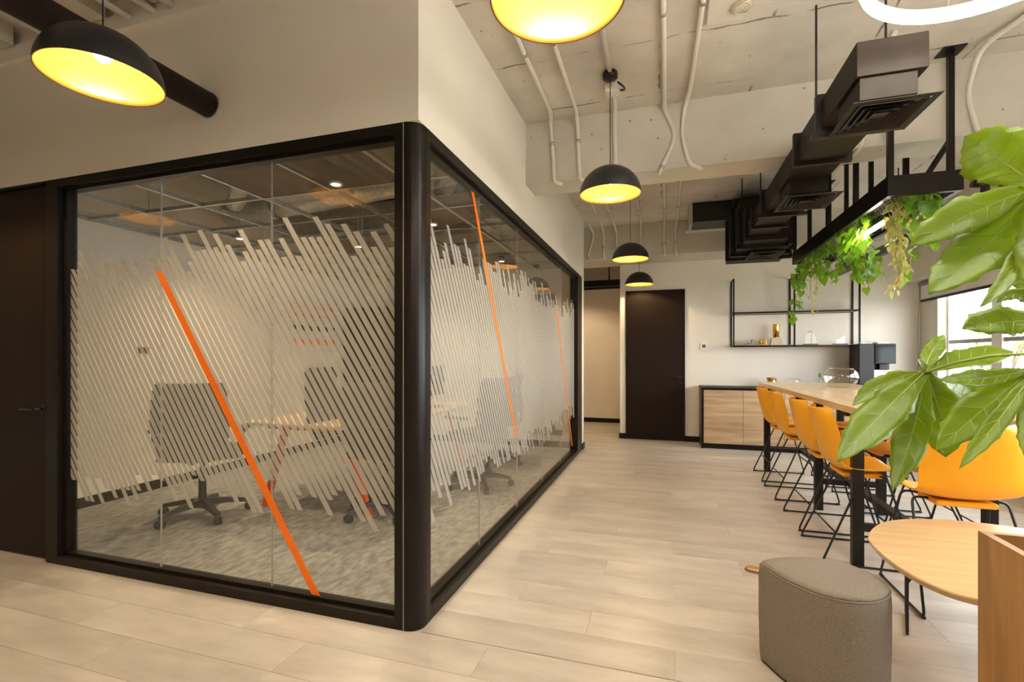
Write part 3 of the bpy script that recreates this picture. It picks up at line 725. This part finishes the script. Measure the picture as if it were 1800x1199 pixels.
# ------------------------------------------------------------------ pouf, coffee table, planter
def smooth_loop(pts, n=4):
    out = []; m = len(pts)
    for i in range(m):
        p0, p1, p2, p3 = (Vector((*pts[(i+k-1) % m], 0)) for k in range(4))
        for j in range(n):
            t = j/n
            q = .5*((2*p1) + (p2-p0)*t + (2*p0-5*p1+4*p2-p3)*t*t + (3*p1-p0-3*p2+p3)*t**3)
            out.append((q.x, q.y))
    return out
pf_pts = [(.389,2.313),(.476,2.384),(.568,2.42),(.69,2.427),(.783,2.366),(.824,2.271),(.821,2.176),(.758,2.089),(.666,2.047),(.556,2.065),(.461,2.156),(.408,2.25)]
pcx, pcy = .62, 2.24
lp = smooth_loop([(x-pcx, y-pcy) for x,y in pf_pts], 5)[::-1]
pf = thing('pouf', 'grey felt pouf with a tan leather pull tab', 'pouf', (pcx,pcy,0))
def lring(f, z, o=0): return [(x*f, y*f, z) for x, y in lp]
MB().rings([lring(.93,0),lring(.97,.012),lring(.985,.05),lring(1.0,.2),lring(1.0,.36),lring(.99,.395),lring(.975,.408)], smooth=True).build('pouf_side', M['pouf'], pf)
MB().rings([lring(.978,.406),lring(.955,.418),lring(.85,.424),lring(.5,.427),lring(.02,.428)], smooth=True, cap=True).build('pouf_top', M['pouf'], pf)
MB().tube([(x*.982,y*.982,.405) for x,y in lp], .003, 6, closed=True).build('piping', M['pouf'], pf)
MB().tube([(x*.94,y*.94,.004) for x,y in lp], .006, 6, closed=True).build('base_piping', M['darkmatt'], pf)
tb = MB()
loop = [(-.225,.062,.392),(-.27,.075,.390),(-.282,.078,.386),(-.285,.079,.380),(-.282,.078,.373),(-.27,.075,.369),(-.225,.062,.368)]
tb.rings([[(x-.004,y-.011,z),(x+.004,y+.011,z),(x+.004,y+.011,z-.003),(x-.004,y-.011,z-.003)] for x,y,z in loop], cap=True)
tb.build('pull_tab', M['leather'], pf)

ct_pts = [(.928,2.713),(.98,2.817),(1.05,2.917),(1.138,2.998),(1.271,3.06),(1.466,3.09),(1.68,3.05),(1.85,2.93),(1.93,2.72),(1.90,2.48),(1.76,2.26),(1.55,2.13),(1.30,2.08),(1.10,2.095),(.99,2.14),(.93,2.24),(.90,2.371),(.894,2.517),(.904,2.638)]
ccx, ccy = 1.4, 2.6
lc = smooth_loop([(x-ccx,y-ccy) for x,y in [(px_*.976, py_*.976) for px_, py_ in ct_pts]], 4)[::-1]
ct = thing('coffee_table', 'low rounded oak table with thin black legs behind the wooden planter', 'table', (ccx,ccy,0))
rr = lambda f, z: [(x*f,y*f,z) for x,y in lc]
MB().rings([rr(.965,.440),rr(.985,.444),rr(1,.465),rr(.996,.47)], smooth=False, cap=True).build('table_top', M['oak_x'], ct)
for (ax, ay, bx, by) in ((1.074,2.69,1.165,2.93),(1.72,2.40,1.70,2.80)):
    A_ = Vector((ax-ccx, ay-ccy, 0)); B_ = Vector((bx-ccx, by-ccy, 0)); d = Vector((1 if ax < ccx else -1, 0, 0))
    up = lambda v, z: v + Vector((0,0,z))
    MB().tube(rnd([up(A_ + d*.13, .438), up(A_ + d*.06, .438), up(A_,.36), up(A_,.008), up(B_,.008), up(B_,.36), up(B_ + d*.06,.438), up(B_ + d*.13,.438)],.02), .0065, 8).build('sled_leg', M['black'], ct)
    MB().tube([up(A_,.25), up(A_ + d*.12,.435)], .005, 8).build('leg_brace', M['black'], ct)

pl = thing('wooden_planter', 'oak planter box in the lower right corner of the picture', 'planter', (1.16,1.38,0))
a0, a1, b0, b1 = -.30, .30, -.35, .35; w_ = .022
MB().box(a0,a0+w_,b0,b1,0,.80).build('side_panel', M['oak_z'], pl)
MB().box(a1-w_,a1,b0,b1,0,.80).build('side_panel', M['oak_z'], pl)
MB().box(a0+w_,a1-w_,b1-w_,b1,0,.80).build('end_panel', M['oak_z'], pl)
MB().box(a0+w_,a1-w_,b0,b0+w_,0,.80).build('end_panel', M['oak_z'], pl)
MB().box(a0+w_,a1-w_,b0+w_,b1-w_,.0,.70).build('soil', M['soil'], pl)

# ------------------------------------------------------------------ fatsia plant in the planter
fp = thing('fatsia_plant', 'large leaved green plant reaching in from the right above the planter', 'plant', (1.18, 1.38, .70))
fbase = Vector((1.18,1.38,.70))
crown = Vector((1.20,1.42,1.30))
MB().tube([fbase-fbase, Vector((.02,.02,.3)), crown-fbase, Vector((.05,.06,1.0))], [.02,.017,.015,.01], 8).build('trunk', M['bark'], fp)
def fatsia_leaf(hub, lobes, seed, facing=(0,0,0)):
    rng = random.Random(seed)
    H = px(*hub) - fbase; blade = MB(); ribs = MB()
    for (tip, mid, hw, tilt) in lobes:
        T = px(*tip) - fbase; Mi = px(*mid) - fbase
        ctrl = Mi*2 - (H+T)*.5
        n = 22; rows = []
        L = (T-H).length
        for i in range(n+1):
            t = i/n
            p = H*(1-t)**2 + ctrl*2*t*(1-t) + T*t*t
            tan = ((ctrl-H)*2*(1-t) + (T-ctrl)*2*t).normalized()
            view = (-(p+fbase) + Vector((0,0,CH))).normalized()
            nn = (view*math.cos(tilt) + Vector((0,0,1))*math.sin(tilt))
            lat = tan.cross(nn).normalized(); nn = lat.cross(tan).normalized()
            if nn.dot(view) < 0: nn = -nn
            dep = hub[2]*(1-t)+tip[2]*t
            w = hw/F*dep*1.05
            prof = (.26 + .74*math.sin(math.pi*min(1,(t*.93+.09))**.95)) if t < .55 else math.sin(math.pi*(.5 + .5*((t-.55)/.45)**1.5))*1.0
            if t < .55: prof = .22 + .78*(math.sin(math.pi/2*min(1,t/.55))**1.5)
            prof = max(prof, .012)
            ww_ = w*prof
            wav = lambda sg: .10*w*math.sin(t*17+sg*1.3+seed)*prof
            row = []
            for j in (-1,-.66,-.33,0,.33,.66,1):
                ser = 1 + (.05*math.sin(t*60+j*3) + .05*math.sin(t*19+seed+j) + (.16*((t*7.0) % 1.0 - .6) if t > .4 else 0) if abs(j) == 1 else 0)
                vein = .035*w*math.sin(t*46 - abs(j)*5)*(1 if 0 < abs(j) < 1 else 0)
                row.append(p + lat*(ww_*j*ser) + nn*(ww_*(.30*abs(j) - .16*j*j) + wav(j)*abs(j) + vein))
            rows.append(row)
            if i == 0: mids = []
            mids.append(p - nn*.0005)
        vs = [q for r_ in rows for q in r_]; fs = []
        for i in range(n):
            for j in range(6):
                a = i*7+j; fs.append((a,a+1,a+8,a+7))
        blade.add(vs, fs, True)
        for i in range(3, n-2, 3):
            for e in (0, 6):
                j2 = min(n, i+3); q0 = rows[i][3]; q1 = rows[min(n,i+2)][3 + (e-3)//3*2]; q2 = rows[j2][e].lerp(rows[j2][3], .08)
                ribs.tube([q0, q1, q2], [.0008,.0007,.0004], 4)
        ribs.tube(mids, [.0026*(1-.8*i/n)*hub[2]/1.2 for i in range(n+1)], 5)
    lf = blade.build('leaf_blade', M['fatsia'], fp)
    so = lf.modifiers.new('solid','SOLIDIFY'); so.thickness = .0009
    ribs.build('leaf_ribs', M['rib'], lf)
    c0 = Vector((.03,.05,.45)) if hub[1] > 500 else Vector((.05,.06,.85))
    md = (c0+H)*.5 + Vector((0,0,.10))
    pts = [c0*(1-t)**2 + (md*2-(c0+H)*.5)*2*t*(1-t) + H*t*t for t in [k/8 for k in range(9)]]
    MB().tube(pts, .0042, 6).build('petiole', M['rib'], lf)
fatsia_leaf((1626,655,1.45), [
    ((1472,812,1.30),(1556,722,1.42),32,.25), ((1569,862,1.34),(1607,750,1.45),25,.2), ((1499,713,1.48),(1560,672,1.5),17,.5),
    ((1662,803,1.50),(1652,728,1.54),40,.3), ((1782,618,1.62),(1700,632,1.58),24,.5), ((1660,588,1.62),(1636,622,1.55),14,.2),
    ((1612,632,1.36),(1622,642,1.40),7,.2), ((1740,700,1.56),(1685,690,1.56),24,.4)], 1)
fatsia_leaf((1822,648,1.22), [
    ((1651,668,1.18),(1738,664,1.24),17,.3), ((1646,792,1.22),(1738,712,1.26),33,.25), ((1686,824,1.10),(1762,730,1.18),15,.1),
    ((1800,800,1.08),(1818,725,1.18),20,.1), ((1880,760,1.05),(1850,700,1.18),25,.1)], 2)
fatsia_leaf((1826,330,1.15), [
    ((1600,433,1.24),(1716,372,1.22),36,.5), ((1632,517,1.16),(1738,428,1.2),44,.45), ((1696,240,1.25),(1760,282,1.22),50,.5),
    ((1722,540,1.02),(1790,455,1.1),14,.1), ((1830,520,1.0),(1835,430,1.08),36,.2)], 3)
fatsia_leaf((1850,566,1.20), [
    ((1692,578,1.24),(1768,566,1.24),30,.5), ((1755,503,1.28),(1800,498,1.25),12,.3), ((1752,532,1.22),(1800,520,1.22),12,.3)], 4)

# ------------------------------------------------------------------ sideboard, shelf and what stands on them
sb = thing('sideboard', 'dark framed sideboard with rustic oak doors along the far wall', 'sideboard', (.50, 7.36, 0))
SW = 2.62
MB().box(0,SW,0,.49,.845,.868).build('counter_top', M['ductpaint'], sb)
MB().box(0,.03,0,.49,0,.845).build('side_panel', M['dark'], sb)
MB().box(SW-.03,SW,0,.49,0,.845).build('side_panel', M['dark'], sb)
MB().box(.03,SW-.03,.03,.49,0,.07).build('plinth', M['dark'], sb)
MB().box(.03,SW-.03,.03,.48,.07,.835).build('carcass', M['dark'], sb)
dw = (SW-.06)/5
for k in range(5):
    MB().bbox(.03+k*dw+.0015,.03+(k+1)*dw-.0015,.008,.028,.075,.828,.002).build('door', M['oak_cab'], sb)

sh = thing('wall_shelf', 'black steel wall shelf with two oak boards above the sideboard', 'shelf', (1.725, YF, 1.44))
hx, dp, ht = .775, .28, .98
for x in (-hx, 0, hx):
    f = MB(); b = .02
    f.bar((x,-dp+b/2,0),(x,-dp+b/2,ht),b).bar((x,-b/2,0),(x,-b/2,ht),b).bar((x,-dp,ht-b/2),(x,0,ht-b/2),b).bar((x,-dp,b/2),(x,0,b/2),b).bar((x,-dp,.49),(x,0,.49),b)
    f.build('upright_frame', M['dark'], sh)
for z in (0, .475):
    MB().bar((-hx,-dp+.01,z+.01),(hx,-dp+.01,z+.01),.02).build('front_rail', M['dark'], sh)
    MB().bar((-hx,-.01,z+.01),(hx,-.01,z+.01),.02).build('back_rail', M['dark'], sh)
    MB().box(-hx+.011,hx-.011,-dp+.02,-.02,z+.006,z+.026).build('shelf_board', M['oak_shelf'], sh)
zs = 1.466; ysf = 7.70
def trophy_model(label, x, mt):
    t = thing('desk_model', label, 'ornament', (x, ysf, zs), 0, 'small models on the shelf')
    MB().bbox(-.055,.055,-.03,.03,0,.022,.004).build('base', M[mt], t)
    MB().bbox(.015,.052,-.02,.02,.022,.085,.003).build('block', M[mt], t)
    MB().sphere((-.02,0,.045), .024, 12, 8).build('figure', M['silver' if mt != 'brass' else 'brass'], t)
trophy_model('small dark grey model with a silver figure on the shelf', 1.18, 'grey')
trophy_model('small golden model beside the gold trophy on the shelf', 1.335, 'brass')
t = thing('gold_trophy', 'gold cylinder trophy on a cream base on the shelf', 'trophy', (1.515, ysf, zs))
MB().rings([[(sx*.078,sy*.05,0) for sx,sy in ((-1,-1),(1,-1),(1,1),(-1,1))],[(sx*.06,sy*.04,.10) for sx,sy in ((-1,-1),(1,-1),(1,1),(-1,1))]], cap=True).build('base', M['cream'], t)
MB().lathe([(.001,.10),(.046,.10),(.046,.108),(.042,.112),(.044,.29),(.046,.295),(.001,.297)], n=28).build('cylinder', M['brass'], t)
t = thing('glass_award', 'rounded clear glass award on the shelf right of the vine', 'trophy', (1.945, ysf, zs))
MB().box(-.085,.085,-.035,.035,0,.012).build('base', M['dark'], t)
ol = [(-.06,.012),(.06,.012),(.075,.05),(.07,.11),(.03,.17),(0,.19),(-.03,.17),(-.07,.11),(-.075,.05)]
MB().rings([[(x,-.012,z) for x,z in ol],[(x,.012,z) for x,z in ol]], cap=True).build('plaque', M['clear'], t)
MB().tube([(-.03,-.014,.17),(0,-.014,.192),(.03,-.014,.17)], .006, 6).build('top_ornament', M['grey'], t)
t = thing('glass_wedge', 'slanted clear glass award at the right end of the shelf', 'trophy', (2.30, ysf, zs))
MB().box(-.085,.085,-.035,.035,0,.012).build('base', M['dark'], t)
ol = [(-.05,.012),(.06,.012),(.06,.125),(-.05,.055)]
MB().rings([[(x,-.012,z) for x,z in ol],[(x,.012,z) for x,z in ol]], cap=True).build('plaque', M['clear'], t)

zt = .868; yt = 7.6
t = thing('gold_jar', 'gold patterned jar on the sideboard behind the table end', 'jar', (1.44, yt, zt))
MB().lathe([(.001,0),(.05,0),(.066,.03),(.066,.075),(.055,.10),(.055,.112),(.001,.112)], n=28).build('body', M['brass'], t)
MB().lathe([(.001,.112),(.06,.112),(.062,.128),(.055,.136),(.001,.138)], n=28).build('lid', M['leather'], t)
t = thing('glass_tray', 'clear glass dish with a lid on the sideboard', 'dish', (1.70, yt, zt))
MB().lathe([(.001,0),(.085,0),(.095,.02),(.10,.07),(.098,.07),(.09,.02),(.001,.006)], n=28).build('dish', M['clear'], t)
MB().lathe([(.10,.07),(.102,.10),(.085,.128),(.03,.135),(.001,.136)], n=28).build('lid', M['clear'], t)
t = thing('glass_cloche', 'small clear glass cloche on the sideboard left of the bottle', 'dish', (1.87, yt, zt))
MB().lathe([(.05,0),(.05,.02),(.03,.07),(.008,.085),(.012,.10),(.001,.108)], n=20).build('dome', M['clear'], t)
t = thing('sanitiser_bottle', 'small clear bottle with green cap on the sideboard', 'bottle', (2.035, yt, zt))
MB().lathe([(.001,0),(.032,0),(.034,.09),(.03,.12),(.014,.14),(.014,.15)], n=20).build('body', M['clear'], t)
MB().lathe([(.018,.148),(.018,.175),(.012,.2),(.001,.205)], n=16).build('cap', M['green_cap'], t)

cm = thing('coffee_machine', 'black and grey coffee machine on the right end of the sideboard', 'coffee machine', (2.63, 7.58, zt))
MB().bbox(-.20,.20,-.14,.18,0,.04,.006).build('base', M['plastic'], cm)
MB().bbox(-.20,-.03,-.18,.18,.04,.60,.008).build('body', M['plastic'], cm)
MB().bbox(-.03,.20,.0,.18,.04,.60,.008).build('rear_column', M['plastic'], cm)
MB().bbox(-.03,.19,-.15,.0,.04,.26,.006).build('cup_stand', M['silver'], cm)
MB().bbox(.03,.12,-.16,-.06,.26,.34,.008).build('spout', M['plastic'], cm)
MB().bbox(-.028,.205,-.19,.0,.34,.60,.01).build('head', M['plastic'], cm)
MB().box(-.01,.19,-.194,-.189,.36,.58).build('screen', M['screen'], cm)
MB().box(.05,.11,-.153,-.149,.09,.18).build('dark_plate', M['plastic'], cm)
MB().bbox(-.15,.0,-.1,.1,.60,.635,.006).build('bean_hopper', M['clear'], cm)
MB().bbox(.03,.16,-.1,.08,.60,.625,.006).build('cup_tray', M['silver'], cm)
th = thing('thermostat', 'white wall thermostat with a small green screen right of the far door', 'thermostat', (.568, YF, 1.455))
MB().bbox(-.05,.05,-.022,0,-.055,.055,.006).build('housing', M['white'], th)
MB().box(-.025,.025,-.0235,-.0215,-.02,.03).build('display', mat('lcd_green',(.10,.13,.06),.3), th)

# ------------------------------------------------------------------ meeting room contents
def make_chair():
    t = thing('office_chair', 'x', 'chair', (0,0,0), 0, 'black office chairs in the meeting room')
    MB().lathe([(.001,.07),(.035,.07),(.04,.10),(.03,.14),(.025,.20),(.025,.30),(.018,.30),(.018,.43),(.001,.43)], n=16).build('gas_column', M['plastic'], t)
    for k in range(5):
        a = 2*math.pi*k/5; d = Vector((math.cos(a), math.sin(a), 0)); n_ = Vector((-d.y,d.x,0))
        rings = []
        for r_, w, z0, z1 in ((.02,.03,.085,.135),(.15,.026,.085,.12),(.30,.02,.065,.09)):
            p = d*r_
            rings.append([tuple(p+n_*w+Vector((0,0,z0))),tuple(p-n_*w+Vector((0,0,z0))),tuple(p-n_*w*.7+Vector((0,0,z1))),tuple(p+n_*w*.7+Vector((0,0,z1)))])
        lg_ = MB().rings(rings, cap=True).build('base_leg', M['plastic'], t)
        cs = MB()
        for s in (-1,1):
            p = d*.30 + n_*(.013*s) + Vector((0,0,.030))
            cs.tube([p - n_*.008, p + n_*.008], .029, 14)
        cs.tube([d*.295+Vector((0,0,.035)), d*.295+Vector((0,0,.075))], .008, 8)
        cs.build('caster', M['plastic'], lg_)
    MB().bbox(-.12,.12,-.10,.10,.43,.455,.01).build('seat_plate', M['plastic'], t)
    MB().rings([[(.235*math.copysign(abs(math.cos(q))**.5,math.cos(q))*f, .25*math.copysign(abs(math.sin(q))**.5,math.sin(q))*f, z) for q in [2*math.pi*k/32 for k in range(32)]] for f, z in ((.8,.452),(1,.465),(1,.50),(.9,.525),(.4,.53),(.02,.53))], smooth=True, cap=True).build('seat', M['mesh_fabric'], t)
    vs, fs = [], []
    prof = [(-.20,.56,.20),(-.235,.64,.225),(-.245,.75,.235),(-.24,.86,.23),(-.255,.97,.215),(-.27,1.03,.19)]
    for x, z, hw in prof:
        for j in range(9):
            v = -1+2*j/8; vs.append((x+.05*v*v, hw*v, z))
    for i in range(len(prof)-1):
        for j in range(8): a = i*9+j; fs.append((a,a+1,a+10,a+9))
    bk = MB().add(vs,fs,True).build('backrest', M['mesh_fabric'], t)
    so = bk.modifiers.new('s','SOLIDIFY'); so.thickness = .035
    MB().tube(rnd([(-.06,0,.44),(-.27,0,.45),(-.285,0,.62),(-.27,0,.80)],.08), .018, 8).build('back_support', M['plastic'], t)
    for s in (-1,1):
        MB().tube(rnd([(-.03,s*.1,.44),(-.03,s*.275,.45),(-.03,s*.28,.66)],.05), .014, 8).build('arm_post', M['plastic'], t)
        MB().bbox(-.13,.12,s*.28-.035,s*.28+.035,.66,.685,.01).build('armrest', M['plastic'], t)
    return t
ch = make_chair(); ch['label'] = 'black office chair with star base at the left end of the desk behind the glass'
ch.location = (-3.58,2.99,.006); ch.scale = (1.1,1.1,1.06); ch.rotation_euler = (0,0,R(122))
dup(ch, 'black office chair near the corner post, at the desk front', (-2.2,3.5,.006), R(100))
dup(ch, 'black office chair closest to the side glass of the meeting room', (-1.78,4.52,.006), R(160))
dup(ch, 'black office chair deep in the meeting room, by the far end of the side glass', (-1.95,5.55,.006), R(200))
dk2 = thing('meeting_desk', 'oak topped desk with orange steel legs inside the meeting room', 'desk', (-2.78, 4.16, .006))
MB().bbox(-.62,.62,-.95,1.25,.715,.742,.005).build('desk_top', M['oak_y'], dk2)
for y in (-.80,1.10):
    for sx in (-1,1):
        MB().bar((sx*.30,y,.70),(sx*.52,y,.0),.045).build('leg', M['orange_steel'], dk2)
    MB().box(-.5,.5,y-.02,y+.02,.675,.715).build('under_rail', M['orange_steel'], dk2)
MB().box(-.03,.03,-.8,1.1,.60,.715).build('cable_tray', M['dark'], dk2)
MB().box(-.01,.01,-.9,1.2,.742,1.0).build('desk_screen', M['mesh_fabric'], dk2)
def monitor(label, x, y, rz, mt='plastic'):
    t = thing('monitor', label, 'monitor', (x,y,.748), rz, 'monitors on the meeting room desk')
    MB().bbox(-.11,.11,-.09,.09,0,.012,.004).build('foot', M[mt], t)
    MB().box(-.02,.02,-.035,-.02,.012,.30).build('stand', M[mt], t)
    b = MB().bbox(-.27,.27,-.02,.012,.12,.45,.004).build('screen_back', M[mt], t)
    MB().box(-.26,.26,.012,.0135,.13,.44).build('screen', M['screen'], b)
monitor('black monitor on the left front of the meeting desk', -3.12, 3.85, R(100))
monitor('black monitor on the left rear of the meeting desk', -3.08, 4.9, R(90))
monitor('black monitor on the right front of the meeting desk', -2.45, 3.8, R(-85))
monitor('black monitor on the right rear of the meeting desk', -2.45, 4.85, R(-90))
cabm = thing('tall_cabinet', 'tall dark cabinet against the back wall of the meeting room', 'cabinet', (-4.25, 6.55, .006))
MB().bbox(-.48,.62,-.2,.2,0,2.05,.005).build('cabinet_body', M['door'], cabm)
for x0_, x1_ in ((-.475,.065),(.072,.615)): 
    dd = MB().bbox(x0_,x1_,-.222,-.2,.06,2.04,.004).build('cabinet_door', M['door'], cabm)
    MB().box((x1_-.04 if x0_<0 else x0_+.02),(x1_-.02 if x0_<0 else x0_+.04),-.235,-.222,.95,1.15).build('handle', M['silver'], dd)
wp = thing('wall_poster', 'pale wall chart with orange and black rows on the meeting room wall', 'poster', (-4.75, 5.75, 1.35))
MB().box(0,.008,-.55,.55,0,.80).build('sheet', M['paper'], wp)
for i, (z, mt) in enumerate(((.62,'orange'),(.47,'orange'),(.31,'black'),(.12,'orange'))):
    for k in range(6):
        MB().box(.008,.0095,.38-.16*k-.09,.38-.16*k+.02,z,z+.07).build('print_block', M[mt], wp)
wl = thing('wall_switch', 'small dark double switch on the meeting room left wall', 'switch', (-4.75, 3.35, 1.36))
MB().box(0,.012,-.05,.05,-.03,.03).build('plate', M['dark'], wl)

# exposed ceiling grid of the meeting room
gd = thing('ceiling_grid', 'open galvanised ceiling grid inside the meeting room', 'ceiling grid', (0,0,2.47))
for x in (-4.70,-4.05,-3.445,-2.84,-2.24,-1.635,-1.27):
    MB().box(x-.012,x+.012,YL+.13,YE-.13,0,.004).box(x-.0015,x+.0015,YL+.13,YE-.13,.004,.035).build('main_runner', M['galv'], gd)
for k in range(7):
    y = 2.27+.605*k
    MB().box(-4.74,XR-.15,y-.012,y+.012,.001,.005).box(-4.74,XR-.15,y-.0015,y+.0015,.005,.032).build('cross_tee', M['galv'], gd)
for x in (-4.05,-2.84,-1.635):
    for y in (2.9,4.1,5.3): MB().tube([(x,y,.03),(x,y,ZC-2.47)], .003, 5).build('hanger_wire', M['galv'], gd)
for (x,y) in ((-2.82,2.29),(-2.22,2.29),(-2.22,3.5),(-3.43,4.1),(-2.82,5.3)):
    MB().box(x,x+.575,y,y+.58,.006,.018).build('reflection_panel', M['reflection_brown'], gd)  # flat brown sheets stand in for a brown reflection in the glass
def downlight(label, x, y):
    t = thing('downlight', label, 'downlight', (x,y,2.462), 0, 'recessed downlights in the meeting room')
    MB().lathe([(.03,0),(.045,0),(.045,.01),(.03,.05),(.03,0)], n=24).build('trim_ring', M['white'], t)
    MB().lathe([(.001,.008),(.031,.008)], n=24).build('lens', M['downled'], t)
    MB().lathe([(.03,.01),(.035,.07),(.001,.07)], n=20).tube([(0,0,.07),(0,0,ZC-2.462)], .003, 5).build('housing', M['galv'], t)
    ld = bpy.data.lights.new('downlight_lamp','SPOT'); ld.energy = DOWN_W; ld.color = (1,.80,.54); ld.spot_size = R(140); ld.spot_blend = 1.0; ld.shadow_soft_size = .04
    lo = bpy.data.objects.new('downlight_lamp', ld); COL.objects.link(lo); lo.parent = t; lo.location = (0,0,-.01)
downlight('small bright downlight near the left wall of the meeting room', -4.0, 3.75)
downlight('small bright downlight above the desk front, seen over the reflected lamp', -2.12, 2.76)
downlight('small bright downlight seen just right of the corner post', -1.95, 3.86)
downlight('added fill downlight above the middle of the meeting desk', -3.1, 4.4)  # this and the next two are added as fill for the room
downlight('added fill downlight over the back of the meeting room', -3.3, 5.9)
downlight('added fill downlight at the back right of the meeting room', -1.9, 5.6)
it = thing('insulated_duct', 'silver insulated round duct above the meeting room grid', 'air duct', (-2.2,3.9,2.85))
MB().tube([(-2.3,.2,0),(-1.2,.1,.02),(-.2,-.1,0),(.8,-.3,.01)], .13, 18).build('duct_tube', M['foil'], it)
for x in (-1.6,-.6,.4): MB().tube([(x-.02,.05-.15*(x+1)*.5,.0),(x+.02,.05-.15*(x+1)*.5,.0)], .138, 18).build('band', M['galv'], it)
it = thing('fan_coil_unit', 'galvanised box unit with flexible hose above the meeting room grid', 'air unit', (-2.75,3.15,2.62))
MB().bbox(-.35,.35,-.22,.22,0,.30,.005).build('casing', M['galv'], it)
MB().tube(rnd([(-.35,0,.15),(-.6,0,.15),(-.8,.15,.05),(-1.1,.4,.12)],.15,6), .075, 14).build('flexible_hose', M['foil'], it)
for x in (-.3,.3): MB().tube([(x,0,.30),(x,0,ZC-2.62)], .005, 6).build('hanger_rod', M['galv'], it)
it = thing('cross_beam_duct', 'wide grey duct crossing high above the meeting room', 'air duct', (-2.9,5.2,2.8))
MB().bbox(-1.7,1.6,-.25,.25,0,.32,.006).build('casing', M['galv'], it)
for x in (-1.0,0,1.0): MB().box(x-.02,x+.02,-.27,.27,-.02,.34).build('flange', M['galv'], it)

# ------------------------------------------------------------------ outside
struct('ground_outside', MB().box(XW+.4, 60, -40, 60, -3.4, -3.3), M['ground'])
def tree(label, x, y, z, R_, seed, n=5000):
    rng = random.Random(seed)
    t = thing('garden_tree', label, 'tree', (x,y,-3.3), 0, 'trees outside the window')
    b = MB(); zc_ = z+3.3
    b.tube([(0,0,0),(.1,.05,zc_*.5),(0,.1,zc_)], [.16,.12,.06], 8)
    for k in range(9):
        a = rng.uniform(0,6.3); b.tube([(0,.08,zc_*.6),(R_*.4*math.cos(a),R_*.4*math.sin(a),zc_+rng.uniform(-.3,.4)),(R_*.8*math.cos(a),R_*.8*math.sin(a),zc_+rng.uniform(-.5,.6))], [.05,.03,.012], 6)
    b.build('trunk', M['bark'], t)
    fo = MB()
    cl_ = [(rng.gauss(0,R_*.45), rng.gauss(0,R_*.45), zc_+rng.gauss(0,R_*.33)) for _ in range(26)]
    for _ in range(n):
        q = rng.choice(cl_)
        p = Vector((q[0]+rng.gauss(0,.22), q[1]+rng.gauss(0,.22), q[2]+rng.gauss(0,.13)))
        d = Vector((rng.gauss(0,1),rng.gauss(0,1),rng.gauss(-.3,.5))).normalized(); w = d.cross(Vector((rng.gauss(0,1),rng.gauss(0,1),rng.gauss(0,1)))).normalized()
        l = rng.uniform(.05,.11)
        fo.add([p, p+d*l*.5+w*l*.2, p+d*l, p+d*l*.5-w*l*.2], [(0,1,2,3)])
    f = fo.build('foliage', M['treeleaf'], t); f['kind'] = 'stuff'
tree('pale sunlit tree outside the window, nearer one', 6.1, 12.6, .9, 1.7, 1)
tree('pale sunlit tree outside the window, farther and taller one', 8.0, 15.5, 1.9, 2.0, 2)
tree('pale sunlit tree outside the window at the right', 8.6, 11.6, .6, 1.8, 3)
